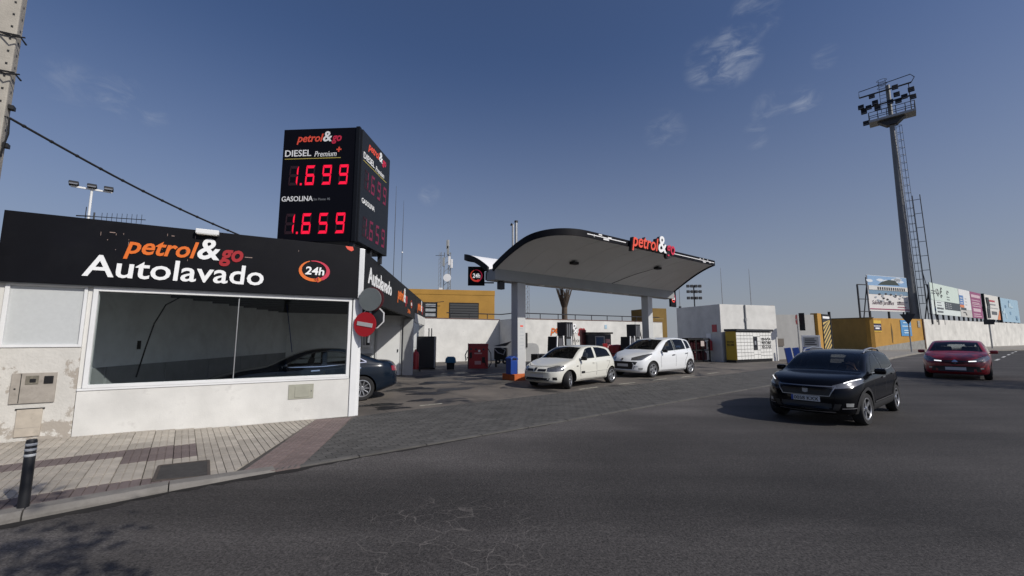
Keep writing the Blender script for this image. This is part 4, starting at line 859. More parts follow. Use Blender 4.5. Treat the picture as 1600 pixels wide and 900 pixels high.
# ------------------------------------------------------------------ kiosk building on the right with locker
ka = math.atan2(1.6, 4.75)
kq = thing('white_kiosk_building', 'plain white flat roofed block behind the parcel locker', 'building', (13.95, 27.9, 0), ka)
B().box(0, 5.0, 0, 4.2, -.05, 3.86).build('wall', white_wall, kq, bevel=.01); B().tube([(2.15, -.05, 0), (2.15, -.05, 3.85)], .05, 8).build('drain_pipe', grey_paint, kq, smooth=True); B().box(2.08, 2.22, -.1, .0, 2.75, 2.95).build('pipe_box', grey_paint, kq)
B().box(4.95, 5.25, .3, .9, -.05, 3.9).build('ochre_pier', ochre, kq)
B().box(-.03, -.002, .35, .75, 2.0, 2.5).build('notice', mat('notice_red', (.4, .03, .05), .5), kq); B().box(-.03, -.002, .9, 1.3, 1.55, 1.9).build('notice', white_clean, kq)
o = thing('fire_extinguisher', 'red fire extinguisher on the shaded side of the white block', 'extinguisher', tuple(kq.location + Vector((-.42, .75, .75)))); B().lathe([(0, 0), (.13, 0), (.13, .6), (.09, .68), (.03, .7), (.03, .76), (0, .77)], Matrix(), 16).build('cylinder', red_paint, o, smooth=True); B().tube([(0, 0, .74), (-.18, -.05, .6), (-.17, -.05, .25)], .02, 6).build('hose', rubber, o, smooth=True)
for x, y, h in ((.1, 3.9, 3.8), (2.3, 2.0, 3.9), (4.6, 1.6, 3.9)):
    p = kq.matrix_basis if False else None
    a = Vector((13.95, 27.9, 0)) + Vector((math.cos(ka), math.sin(ka), 0)) * x + Vector((-math.sin(ka), math.cos(ka), 0)) * y
    o = thing('roof_mast', {.1: 'leftmost thin mast above the white block', 2.3: 'middle thin mast above the white block', 4.6: 'rightmost thin mast above the white block'}[x], 'mast', (a.x, a.y, 3.86)); B().tube([(0, 0, 0), (0, 0, 1.2), (0, 0, 2.9)], [.03, .025, .012], 6).build('rod', grey_metal, o); B().lathe([(0, 0), (.1, 0), (.1, .12), (0, .14)], Matrix(), 10).build('foot', dark_metal, o)
lk = thing('parcel_locker', 'yellow and white parcel locker wall before the white block', 'parcel locker', (14.45, 27.05, 0), ka + R(11))
B().box(0, 4.05, 0, .7, .16, 2.02).build('case', dark_metal, lk, bevel=.01); B().box(-.012, -.001, -.01, .71, .18, 2.02).build('side_panel', mat('locker_yellow', (.50, .33, .02), .5), lk); B().box(-.08, 4.15, -.12, .75, 2.03, 2.18).build('roof', dark_metal, lk, bevel=.02); B().box(-.02, 4.1, .04, .72, .0, .155).build('base', black, lk)
cols = [.02, .50, .86, 1.20, 1.54, 1.88, 2.35, 2.69, 3.03, 3.37, 3.71, 4.03]
for i in range(len(cols) - 1):
    rows = 8 if i not in (5, 6) else 6
    for j in range(rows):
        z0_, z1_ = .20 + 1.78 * j / rows, .20 + 1.78 * (j + 1) / rows
        if i == 5 and 2 <= j <= 4: continue
        B().box(cols[i] + .012, cols[i + 1] - .012, -.012, -.001, z0_ + .012, z1_ - .012).build('locker_door', mat('locker_white', (.72, .72, .69), .45, rnd=.04), lk)
B().box(1.92, 2.31, -.02, -.001, 1.0, 1.55).build('screen', mat('locker_screen', (.02, .022, .028), .2), lk, bevel=.01); B().box(2.02, 2.2, -.0215, -.019, 1.15, 1.4).build('screen_page', mat('screen_grey', (.25, .26, .28), .3), lk)
for k, s_ in enumerate(('ENVÍA', 'RECIBE', 'RECOGE')): text(s_, black, lk, (2.85, -.0135, 1.42 - k * .26), X1, UP, 1.1, .22, 0, .03, .003)
for k, s_ in enumerate(('ENVÍA', 'RECIBE')): text(s_, black, lk, (-.0135, .62, 1.28 - k * .2), (0, -1, 0), UP, .5, .15, 0, .02, .003)
cg = thing('gas_cage', 'black cage of red gas bottles beside the white block', 'cage', (12.55, 28.15, 0), ka)
for x in (-.85, -.28, .28, .85): B().box(x - .03, x + .03, -.03, .03, 0, 1.55).build('post', black, cg)
for z in (.08, .78, 1.5): B().box(-.85, .85, -.025, .025, z - .03, z + .03).build('rail', black, cg)
B().box(-.9, .9, .55, .6, 0, 1.6).build('back_panel', black, cg); B().box(-.9, .9, 0, .6, 1.56, 1.6).build('roof', black, cg)
for k in range(6):
    for j in range(2): B().lathe([(0, 0), (.13, .02), (.14, .45), (.06, .55), (.05, .62), (0, .62)], Matrix.Translation((-.7 + k * .28, .3, .1 + j * .72)), 12).build('gas_bottle', mat('bottle_red', (.075, .012, .015), .5), cg, smooth=True)
B().box(.1, .38, -.05, -.03, 1.05, 1.4).build('notice', mat('notice_pale', (.5, .42, .4), .6), cg)
# walls running right
gwl = wall('grey_yard_wall', 'grey yard wall right of the parcel locker', [(18.9, 30.6), (26.1, 36.0)], [3.3, 3.6], .3, grey_wall)
o = B().box(-.05, .9, -.25, .25, -.05, 3.72).build('ochre_post', ochre, gwl); o.location = (7.25, 5.45, 0); o.rotation_euler.z = R(37)
B().prism([Vector((.7, .45, 1.0)), Vector((1.7, 1.2, 1.0)), Vector((1.7, 1.2, 1.55)), Vector((.7, .45, 1.55))], (.01, -.02, 0)).build('plaque', mat('plaque_brown', (.1, .085, .07), .6), gwl)
gt = thing('striped_gate', 'dark gate leaf with diagonal ochre stripes between the two walls', 'gate', (27.2, 36.6, 0), R(35))
B().box(0, 1.7, -.04, .04, .05, 3.55).build('leaf', dark_metal, gt); B().box(-.05, 1.9, -.06, .06, 3.56, 3.68).build('top_rail', black, gt); B().box(1.72, 1.9, -.08, .08, 0, 3.95).build('gate_post', black, gt)
for k in range(9): 
    z = -.2 + k * .42; p = [(0.05, z), (1.65, z + 1.1), (1.65, z + 1.3), (.05, z + .2)]; p = [(x, max(.1, min(3.2, zz))) for x, zz in p]
    if p[0][1] < p[2][1] - .05: B().prism([(x, -.042, zz) for x, zz in p], (0, -.012, 0)).build('stripe', mat('stripe_ochre', (.5, .36, .12), .7), gt)
B().box(.1, 1.6, -.055, -.041, 3.3, 3.5).build('top_band', white_clean, gt)
ow = thing('ochre_wall', 'ochre stadium wall with shaded return and cement plinth', 'wall', (43.2, 50.4, 0))
def seg(t, p, q, za, zb, m, name='wall', z0a=-.05, z0b=-.05, th=.4, off=0.):
    o = Vector((t.location.x, t.location.y, 0)); a = Vector((*p, 0)) - o; c = Vector((*q, 0)) - o; d = (c - a).normalized(); n = Vector((-d.y, d.x, 0)); a = a - n * off; c = c - n * off
    return B().prism([a + Vector((0, 0, z0a)), c + Vector((0, 0, z0b)), c + Vector((0, 0, zb)), a + Vector((0, 0, za))], n * th).build(name, m, t)
seg(ow, (48.2, 66.2), (43.2, 50.4), 4.5, 3.98, ochre); seg(ow, (43.2, 50.4), (56.1, 56.9), 3.985, 4.15, ochre)
seg(ow, (43.2, 50.4), (56.1, 56.9), .45, 1.35, plinth_grey, 'plinth', th=.05, off=.05); seg(ow, (48.2, 66.2), (43.15, 50.3), 4.6, 4.08, mat('wall_cap', (.12, .09, .05), .9), 'coping', 4.502, 3.982, .45, .03)
dO = Vector((12.9, 6.5, 0)).normalized(); nO = Vector((dO.y, -dO.x, 0))
def op(u, z, d=.02): p = dO * u + nO * d; return Vector((p.x, p.y, z))
def plate(t, u0, u1, z0, z1, m, name, d=.03): return B().prism([op(u0, z0, d), op(u1, z0, d), op(u1, z1, d), op(u0, z1, d)], nO * .03).build(name, m, t)
plate(ow, .35, 2.6, 2.35, 3.72, mat('plate_yellow', (.62, .42, .05), .6), 'sign_board'); plate(ow, .4, 2.55, 2.5, 3.35, mat('plate_navy', (.03, .025, .06), .5), 'sign_panel', .065)
plate(ow, .6, 2.35, 3.0, 3.08, letter_white, 'sign_line', .1); plate(ow, 1.0, 2.0, 2.68, 2.86, letter_white, 'sign_line', .1)
plate(ow, 7.7, 10.6, 1.85, 3.9, mat('poster_blue', (.08, .26, .5), .6, var=.1), 'poster'); 
for z, u0, u1 in ((3.5, 8.3, 10.1), (3.05, 8.0, 10.3), (2.5, 8.4, 10.0), (2.2, 8.4, 9.7)): plate(ow, u0, u1, z, z + .13, mat('poster_text', (.5, .65, .75), .6), 'poster_line', .065)
plate(ow, 12.6, 13.3, 3.0, 3.9, mat('poster_grey', (.3, .28, .24), .7, var=.3, vscale=4), 'poster')
B().prism([op(5.15, 1.1), op(5.3, .9), op(5.5, 2.2), op(5.25, 3.5), op(5.1, 2.2)], nO * .01).build('crack', mat('crack_dark', (.12, .08, .03), .9), ow)
B().prism([op(14.05, -.05), op(14.25, -.05), op(14.25, 4.2), op(14.05, 4.2)], nO * .1).build('corner_bead', mat('bead_brown', (.13, .085, .06), .8), ow)
o = Vector((48.2 - 43.2, 66.2 - 50.4, 0)); dB = -o.normalized(); nB = Vector((dB.y, -dB.x, 0))
B().prism([-dB * 3.6 - nB * .02 + Vector((0, 0, 2.2)), -dB * 2.0 - nB * .02 + Vector((0, 0, 2.2)), -dB * 2.0 - nB * .02 + Vector((0, 0, 3.1)), -dB * 3.6 - nB * .02 + Vector((0, 0, 3.1))], -nB * .03).build('grey_plate', grey_metal, ow)
ww = wall('stadium_wall', 'long weathered white stadium wall under the billboards', [(56.3, 57.0), (103, 84.8), (150, 112)], [4.16, 4.5, 4.8], .4, far_white)

# ------------------------------------------------------------------ billboards
def board(label, p, q, z0, z1, fn, leg0=3.9, dark_back=False):
    t = thing('billboard', label, 'billboard', (p[0], p[1], 0), math.atan2(q[1] - p[1], q[0] - p[0]), 'billboards on the stadium wall')
    W = math.hypot(q[0] - p[0], q[1] - p[1])
    for k in range(max(3, int(W / 2.5))):
        x = .3 + (W - .6) * k / (max(3, int(W / 2.5)) - 1); B().box(x - .1, x + .1, .12, .32, leg0 - .4, z1 - .3).build('post', dark_metal, t)
    B().bar((0, .9, leg0), (.3, .2, z1 - 1), .12).bar((W, .9, leg0), (W - .3, .2, z1 - 1), .12).build('brace', dark_metal, t)
    fn(t, W, z0, z1)
    return t
def panel(t, x0, x1, z0, z1, m, name='panel', d=0., th=.1): return B().box(x0, x1, -d - (.012 if d else 0), (th if not d else -d + .0), z0, z1).build(name, m, t)
pm = lambda n, c: mat('print_' + n, c, .6, var=.06, vscale=1.5)
def bars(t, x0, x1, zs, m, h=.14, d=.03, ragged=.25):
    for z in zs:
        e = x1 - random.random() * ragged * (x1 - x0); panel(t, x0, e, z, z + h, m, 'print_line', d)
def bb1(t, W, z0, z1):
    panel(t, 0, W, z0, z1, pm('paper', (.66, .65, .63))); panel(t, .05, W - .05, z1 - 1.55, z1 - .05, pm('sky_blue', (.22, .36, .55)), 'photo_sky', .02)
    for k in range(9): c = (random.uniform(.5, W - .5), z1 - random.uniform(.2, .8)); B().prism([(c[0] + random.uniform(.5, 1.0) * math.cos(a) , -.035, c[1] + .22 * math.sin(a)) for a in [2 * math.pi * j / 10 for j in range(10)]], (0, -.006, 0)).build('cloud_print', pm('cloud', (.6, .65, .7)), t)
    B().prism([(2.2, -.05, z1 - 1.3), (3.2, -.05, z1 - .85), (4.8, -.05, z1 - .5), (6.2, -.05, z1 - .55), (7.2, -.05, z1 - 1.2)], (0, -.006, 0)).build('tree_print', pm('dark_green', (.03, .045, .04)), t)
    panel(t, .1, W - .1, z1 - 2.05, z1 - 1.45, pm('cream', (.6, .6, .58)), 'arcade_print', .06)
    for k in range(13): panel(t, 2.0 + k * .5, 2.3 + k * .5, z1 - 2.0, z1 - 1.6, pm('shadow', (.03, .03, .035)), 'arch_print', .075)
    panel(t, .1, W - .1, z1 - 2.65, z1 - 2.1, pm('pool', (.16, .26, .36)), 'water_print', .02)
    for k in range(26):
        x, z = random.uniform(.8, W - .6), z1 - random.uniform(2.5, 3.7); B().prism([(x + .26 * math.cos(a), -.045, z + .13 * math.sin(a)) for a in [2 * math.pi * j / 8 for j in range(8)]], (0, -.006, 0)).build('table_print', pm('shadow', (.03, .03, .035)) if random.random() < .5 else pm('grey', (.3, .3, .3)), t)
    text('Salones Jardines', pm('ink', (.2, .16, .18)), t, (.6, -.03, z0 + .75), X1, UP, 4.9, .75, .3, 0, .01); bars(t, 6.3, 8.3, (z0 + 1.0, z0 + 1.25), pm('ink', (.2, .16, .18)), .18)
    panel(t, .05, W - .05, z0 + .22, z0 + .36, pm('maroon', (.3, .05, .12)), 'print_line', .02); bars(t, 6.3, 8.4, (z0 + .6,), pm('maroon', (.3, .05, .12)), .1)
b1 = board('billboard of a garden venue with arches, leftmost beside the tower', (49.1, 57.0), (57.6, 60.2), 5.3, 10.3, bb1)
B().bar((-1.7, .3, 4.2), (-1.7, .3, 8.9), .16).bar((-1.7, .3, 8.9), (0, .1, 8.9), .12).bar((-1.7, .3, 6.9), (0, .1, 6.9), .1).bar((-1.7, .3, 5.2), (0, .1, 5.2), .1).build('side_frame', dark_metal, b1)
def bb2(t, W, z0, z1):
    panel(t, 0, W, z0, z1, pm('mint', (.60, .66, .64)))
    ink = pm('ink_grey', (.10, .11, .12)); W2 = W * .5
    panel(t, .0, W2, z0 + 2.0, z1, pm('pale_green', (.55, .64, .58)), 'advert', .015); panel(t, 6.3, W2, z0 + .85, z0 + 2.0, pm('slate', (.05, .065, .075)), 'advert', .02)
    for k in range(3): bars(t, 6.6 + k * 1.1, 7.4 + k * 1.1, (z0 + 1.05, z0 + 1.35, z0 + 1.65), pm('pale', (.4, .42, .43)), .1, .04)
    bars(t, .4, 2.2, (z0 + 2.9, z0 + 3.25), ink); bars(t, 2.4, 5.5, (z0 + .3, z0 + .8), ink, .22); bars(t, 2.6, 5, (z0 + 1.3, z0 + 1.7), pm('ink_soft', (.25, .26, .27)), .1); bars(t, 7.6, 9.3, (z0 + 2.3, z0 + 2.7), ink, .12)
    for x, z, r in ((3.0, 3.3, .5), (3.5, 2.9, .35), (4.8, 3.3, .3), (4.9, 2.7, .3), (5.1, 3.8, .25), (8.2, 3.4, .4)): B().tube([(x + r * math.cos(a), -.04, z0 + z + r * .8 * math.sin(a)) for a in [R(30 * j) for j in range(9)]], .07, 5).build('figure_print', ink if r < .36 else pm('ink_soft', (.25, .26, .27)), t)
    B().lathe([(0, 0), (.3, 0), (.3, .01), (0, .01)], Matrix.Translation((1.4, -.03, z0 + .7)) @ Matrix.Rotation(R(90), 4, 'X'), 16).build('figure_print', pm('blue', (.1, .2, .42)), t)
    x0 = W2 + .2; panel(t, x0, W * .745, z0 + 1.2, z1, pm('white', (.66, .66, .66)), 'advert', .02); panel(t, x0, x0 + 2.4, z1 - 2.5, z1 - 1.0, pm('blue', (.1, .2, .42)), 'advert', .035); panel(t, x0, x0 + 2.4, z1 - 2.95, z1 - 2.52, pm('orange', (.6, .2, .08)), 'advert', .035); panel(t, x0 + .3, x0 + 3.5, z1 - 3.35, z1 - 2.97, pm('slate', (.05, .065, .075)), 'advert', .035)
    bars(t, x0 + .3, x0 + 1.8, (z1 - 1.5, z1 - 1.9, z1 - 2.3), pm('white', (.66, .66, .66)), .12, .055); bars(t, x0 + 3.2, x0 + 4.4, (z1 - 1.5, z1 - 2.0, z1 - 2.5), pm('ink_soft', (.25, .26, .27)), .1); panel(t, x0, W * .745, z0, z0 + 1.18, pm('sand', (.50, .49, .46)), 'advert', .02); B().tube([(x0 + 1.5, -.04, z0 + .7), (x0 + 2.6, -.04, z0 + .75), (x0 + 3.3, -.04, z0 + .3)], .08, 5).build('figure_print', ink, t)
    x0 = W * .75; panel(t, x0, W, z0, z1, pm('plum', (.26, .07, .16)), 'advert', .025); pw = pm('rose', (.55, .40, .45))
    bars(t, x0 + .5, W - .5, (z1 - .95,), pw, .5, .045, .1); bars(t, x0 + .6, W - .6, (z1 - 1.5, z1 - 1.9, z1 - 2.15, z1 - 2.5), pw, .13, .045); bars(t, x0 + .9, W - 1.0, (z0 + 1.1,), pw, .55, .045, .05); bars(t, x0 + .8, W - .6, (z0 + .25, z0 + .6), pw, .14, .045)
board('long pale billboard of many small adverts ending in plum', (58.85, 58.2), (83.0, 73.4), 4.95, 9.4, bb2)
def bb4(t, W, z0, z1):
    panel(t, 0, W, z0, z1, pm('ivory', (.62, .61, .57))); bars(t, 2.2, W - 1.5, (z1 - 1.2,), pm('red', (.42, .06, .08)), .3); bars(t, 2.5, W - 1.8, (z1 - 1.8,), pm('ink_soft', (.25, .26, .27)), .22); bars(t, 2.5, W - .6, (z1 - 2.4,), pm('ink_soft', (.25, .26, .27)), .08); bars(t, 3.6, W - 2.0, (z0 + .9,), pm('ink_grey', (.1, .11, .12)), .6)
    B().prism([(W - .05, -.03, z0 + .05), (W - 2.2, -.03, z0 + .05), (W - .05, -.03, z0 + 1.9)], (0, -.008, 0)).build('corner_print', pm('orange', (.6, .2, .08)), t)
    for x in (.7, 1.5): B().tube([(x, -.06, z0 + .2), (x + .15, -.06, z0 + 1.8), (x + .5, -.06, z0 + 2.4), (x + .2, -.06, z0 + 3.2), (x + .1, -.06, z0 + 3.9)], .16, 6).build('figure_print', pm('ink_grey', (.1, .11, .12)), t)
    B().box(-.5, -.1, -.05, .3, z0 - .4, z1 + .1).build('edge_post', black, t)
board('cream billboard with dark figure and orange corner', (84.6, 74.2), (92.4, 78.8), 4.95, 9.4, bb4)
def bb5(t, W, z0, z1):
    panel(t, 0, W, z0, z1, pm('pale_blue', (.30, .44, .54)))
    for k in range(10):
        x = random.uniform(.3, W - 2); z = random.uniform(z0 + .2, z1 - 1); panel(t, x, x + random.uniform(.6, 2.2), z, z + random.uniform(.3, 1.1), pm('pale_blue2', (.42, .55, .62)) if k % 2 else pm('mid_blue', (.18, .3, .42)), 'advert', .015 + .004 * k)
    B().box(-.6, -.1, -.05, .3, z0 - .4, z1 + .1).build('edge_post', black, t)
board('pale blue billboard at the right edge', (93.6, 79.5), (105.2, 86.3), 4.7, 9.3, bb5)

# ------------------------------------------------------------------ floodlight tower
tw = thing('floodlight_tower', 'tall grey stadium floodlight tower with caged ladder and lamp platform', 'floodlight tower', (58.3, 60.4, 0), R(-44))
B().lathe([(0, 0), (.70, 0), (.55, 12), (.41, 24), (.29, 35), (.27, 40.5), (0, 40.5)], Matrix(), 24).build('mast', mat('tower_steel', (.17, .175, .18), .55, .3, var=.12, vscale=.6), tw, smooth=True)
B().box(-2.55, 2.75, -1.15, 1.15, 34.9, 35.25).build('platform', grey_metal, tw); B().prism([(-.6, -.6, 34.0), (.6, -.6, 34.0), (1.6, -.6, 34.88), (-1.6, -.6, 34.88)], (0, 1.2, 0)).build('platform_bracket', dark_metal, tw)
bb = B()
for y in (-1.1, 1.1):
    for z in (35.9, 36.5): bb.tube([(-2.5, y, z), (2.7, y, z)], .05, 5)
    for k in range(6): bb.tube([(-2.5 + k * 1.04, y, 35.2), (-2.5 + k * 1.04, y, 36.5)], .05, 5)
for x in (-2.5, 2.7):
    for z in (35.9, 36.5): bb.tube([(x, -1.1, z), (x, 1.1, z)], .05, 5)
    bb.tube([(x, -1.1, 35.3), (x, 1.1, 36.5)], .05, 5)
bb.build('guard_rail', dark_metal, tw)
for z in (37.6, 39.6): B().tube([(-3.4, -.6, z), (2.6, -.6, z)], .12, 6).build('lamp_bar', dark_metal, tw)
B().tube([(-3.4, -.6, 39.6), (-3.4, -.6, 40.6), (2.6, -.6, 40.9), (3.0, -.6, 40.3), (2.6, -.6, 39.6)], .06, 5).tube([(2.3, -.6, 39.6), (2.3, -.6, 35.3)], .06, 5).build('frame', dark_metal, tw)
for x, z in ((-3.3, 37.9), (-3.0, 37.0), (-1.6, 38.0), (-1.4, 37.0), (.9, 38.3), (1.0, 37.2), (2.5, 38.4), (2.6, 37.2), (-1.9, 39.2), (.8, 39.5), (-2.9, 35.1), (-2.4, 37.5), (.1, 37.4), (1.7, 37.6)):
    l_ = B().mbox(Matrix.Translation((x, -.85, z)) @ Matrix.Rotation(R(-28), 4, 'X'), .72, .4, .72).build('floodlight', black, tw, bevel=.06); B().mbox(Matrix.Translation((x, -1.04, z - .1)) @ Matrix.Rotation(R(-28), 4, 'X'), .6, .03, .6).build('lens', mat('lamp_lens', (.16, .17, .19), .15), l_)
def tx(z): return .80 - .0116 * z
bb = B()
for s_ in (-.25, .25): bb.tube([(tx(z), s_, z) for z in (4, 20, 34.8)], .04, 5)
for k in range(62): z = 4.2 + k * .5; bb.tube([(tx(z), -.25, z), (tx(z), .25, z)], .028, 4)
bb.build('ladder', grey_metal, tw)
bb = B()
for k in range(24): z = 6.5 + k * 1.18; bb.tube([(tx(z) + .66 * math.sin(a), .38 * math.cos(a), z) for a in [math.pi * j / 8 for j in range(9)]], .028, 4)
for a in (R(35), R(90), R(145)): bb.tube([(tx(z) + .66 * math.sin(a), .38 * math.cos(a), z) for z in (6.5, 13, 20, 27, 33.6)], .028, 4)
bb.build('ladder_cage', dark_metal, tw)
bb = B()
for x in (.75, 1.55): bb.tube([(tx(3.8) + x, 0, 3.8), (tx(22.5) + x, 0, 22.5)], .055, 5)
for k in range(9): z = 5 + k * 2.1; bb.tube([(tx(z) + .75, 0, z), (tx(z) + 1.55, 0, z)], .04, 5)
bb.tube([(tx(11) + .75, 0, 11), (tx(4) + 1.55, 0, 4)], .045, 5).build('service_frame', dark_metal, tw)
bb = B()
for x in (-1.0, -.2): bb.tube([(x, .4, 36.6), (x, .4, 41.9)], .04, 4)
for k in range(9): bb.tube([(-1.0, .4, 37.2 + k * .55), (-.2, .4, 37.2 + k * .55)], .03, 4)
for z in (40.6, 41.2, 41.8): bb.tube([(-.6 + .62 * math.cos(a), .4 + .5 * math.sin(a), z) for a in [2 * math.pi * j / 10 for j in range(11)]], .03, 4)
bb.build('top_ladder', dark_metal, tw)

# ------------------------------------------------------------------ distant masts, palm, lamps
def lattice(name, label, loc, h, wd, m, n, cat='mast'):
    t = thing(name, label, cat, loc); b1 = B()
    for x, y in ((-1, -1), (1, -1), (0, 1)): b1.tube([(x * wd / 2, y * wd / 2, 0), (x * wd / 2 * .8, y * wd / 2 * .8, h)], wd * .07, 4)
    b1.build('leg', m, t); b2 = B()
    for k in range(n):
        z0, z1 = h * k / n, h * (k + 1) / n; b2.tube([(-wd / 2 * .9, -wd / 2, z0), (wd / 2 * .9, -wd / 2, z1)], wd * .045, 4).tube([(wd / 2 * .9, -wd / 2, z0), (0, wd / 2, z1)], wd * .045, 4)
    b2.build('bracing', m, t); return t
t = lattice('telecom_mast', 'lattice telecom mast with panel aerials behind the ochre building', (-10.95, 70, 0), 16, 1.3, grey_metal, 14)
for x, z in ((-.6, 13.6), (.35, 13.8), (.75, 13.3), (0, 16.6), (.1, 15.6)): B().box(x - .18, x + .18, -.9, -.6, z, z + 1.5).build('panel_aerial', white_clean if x > .2 else grey_paint, t, bevel=.03)
B().lathe([(0, 0), (.62, .03), (.66, .2), (0, .22)], Matrix.Translation((.1, -.9, 11.6)) @ Matrix.Rotation(R(90), 4, 'X'), 18).build('dish', white_clean, t, smooth=True); B().tube([(0, 0, 16), (0, 0, 18.3)], .2, 6).build('top_pole', grey_metal, t)
t = lattice('telecom_mast', 'slimmer lattice mast left of the telecom mast', (-13.1, 75, 0), 17.2, .55, grey_metal, 22); B().tube([(-.9, 0, 16.6), (.6, 0, 16.6)], .05, 4).build('cross_arm', dark_metal, t); B().box(-.1, .5, -.5, -.2, 9.8, 10.6).build('box', white_clean, t)
for i, (x, y, h, l_) in enumerate(((-17.3, 60, 24.2, 'taller hair thin guyed mast above the car wash fascia'), (-18.8, 70, 25.3, 'shorter hair thin guyed mast beside its taller twin'))):
    t = thing('radio_mast', l_, 'mast', (x, y, 0)); B().tube([(0, 0, 0), (0, 0, h * .8), (0, 0, h)], [.05, .045, .02], 5).build('rod', dark_metal, t)
    B().lathe([(0, 0), (.15, .05), (.15, .2), (0, .3)], Matrix.Translation((0, 0, 10 + i * 6)), 8).build('insulator', white_clean, t)
t = lattice('lattice_pole', 'thin lattice pole seen behind the near canopy column', (1.55, 42, 0), 7.5, .45, grey_metal, 14)
t = thing('stadium_lamp', 'small far floodlight mast between canopy and white block', 'floodlight', (39.6, 90, 0)); B().tube([(0, 0, 0), (0, 0, 13)], .13, 6).build('pole', dark_metal, t)
for z in (10.2, 11.6, 12.8):
    for x in (-1.3, -.45, .45, 1.3): B().box(x - .3, x + .3, -.3, .1, z - .3, z + .3).build('lamp', dark_metal, t, bevel=.05)
    B().tube([(-1.6, 0, z), (1.6, 0, z)], .07, 5).build('cross_arm', dark_metal, t)
t = thing('floodlight_mast', 'white mast with three dark floodlights left of the price sign', 'floodlight', (-31.4, 30, 0), R(40)); B().tube([(0, 0, 0), (0, 0, 12.6)], .075, 8).build('pole', white_paint, t, smooth=True); B().box(-1.1, 1.1, -.05, .05, 12.57, 12.69).build('cross_arm', white_paint, t)
for x in (-.95, 0, .9): l_ = B().mbox(Matrix.Translation((x, -.1, 12.82)) @ Matrix.Rotation(R(-25), 4, 'X'), .52, .42, .2).build('lamp', black, t, bevel=.04); B().mbox(Matrix.Translation((x, -.32, 12.79)) @ Matrix.Rotation(R(-25), 4, 'X'), .45, .02, .16).build('lens', MATS['lamp_lens'], l_)
pt = thing('palm_tree', 'palm trunk with a skirt of dry fronds behind the boundary wall', 'palm tree', (5.3, 42, 0))
B().tube([(0, 0, 0), (.05, 0, 2), (0, 0, 4), (.04, 0, 5.6)], [.34, .3, .28, .26], 14).build('trunk', bark, pt, smooth=True)
bb = B()
for k in range(320):
    a = random.random() * 6.28; z = random.uniform(4.7, 6.7); r = .25 + .62 * (z - 4.6) / 2.1; p = Vector((r * math.cos(a), r * math.sin(a), z)); d = Vector((-math.cos(a) * .35, -math.sin(a) * .35, -1)); bb.bar(p, p + d * random.uniform(.4, 1.0), .05, .02)
bb.build('dry_skirt', thatch, pt, kind='stuff')
bb = B()
for k in range(30):
    a = k * 2.4; el = random.uniform(.6, 1.4); prev = Vector((0, 0, 6.9)); L_ = random.uniform(1.0, 1.5)
    for j in range(5):
        q = Vector((math.cos(a) * math.cos(el), math.sin(a) * math.cos(el), math.sin(el))) * (L_ / 5); nx = prev + q; sdw = Vector((-math.sin(a), math.cos(a), 0)) * (.22 * math.sin((j + 1) / 6 * 3.1)); bb.quad(tuple(prev - sdw), tuple(prev + sdw), tuple(nx + sdw * .9), tuple(nx - sdw * .9)); prev = nx; el -= .35
bb.build('crown', leaf_mat, pt, recalc=False)
up = thing('utility_pole', 'perforated concrete utility pole at the left edge', 'utility pole', (-7.70, 5.82, .07), R(36))
B().prism([(-.14, -.10, 0), (.14, -.10, 0), (.14, .10, 0), (-.14, .10, 0)], (0, 0, 7.6)).build('shaft', wood_concrete, up, bevel=.02)
bb = B()
for k in range(34):
    for x in (-.08, .08): bb.box(x - .012, x + .012, -.1025, -.100, .6 + k * .2, .635 + k * .2)
    bb.box(.1402, .1425, -.015, .015, .6 + k * .2, .635 + k * .2)
bb.build('bolt_hole', black, up, kind='stuff')
bb = B()
for z in (5.45, 6.05): bb.tube([(-.18, -.13, z), (.18, -.14, z + .03), (.18, .13, z + .05)], .014, 6).tube([(.0, -.15, z), (.12, -.22, z - .05), (.24, -.15, z + .02)], .012, 5)
bb.build('cable_strap', black, up, kind='stuff')
bb = B()
for z in (4.35, 4.95): bb.box(.14, .20, -.05, .05, z, z + .06)
bb.build('bolt', black, up, kind='stuff')
cbl = thing('overhead_cable', 'black twisted overhead cable running from pole to car wash roof', 'cable', (0, 0, 0))
P0, P1 = Vector((-7.50, 5.86, 4.86)), Vector((-5.95, 9.2, 3.82)); cp = []
for k in range(25): t = k / 24; p = P0.lerp(P1, t); p.z -= .10 * math.sin(math.pi * t); cp.append(p)
B().tube(cp, .018, 7).build('cable', black, cbl, smooth=True)
bb = B()
for k in range(1, 24, 2): bb.lathe([(.019, -.02), (.026, -.01), (.026, .01), (.019, .02)], Matrix.Translation(cp[k]) @ (cp[k + 1] - cp[k]).to_track_quat('Z', 'Y').to_matrix().to_4x4(), 8)
bb.build('clip', black, cbl, kind='stuff')
B().tube([P0 + Vector((-.08, -.05, .02)), P0, P0 + Vector((.02, .0, -.25)), P0 + Vector((-.06, 0, -.6)), P0 + Vector((-.08, 0, -1.4))], .012, 6).build('down_lead', black, cbl, smooth=True)
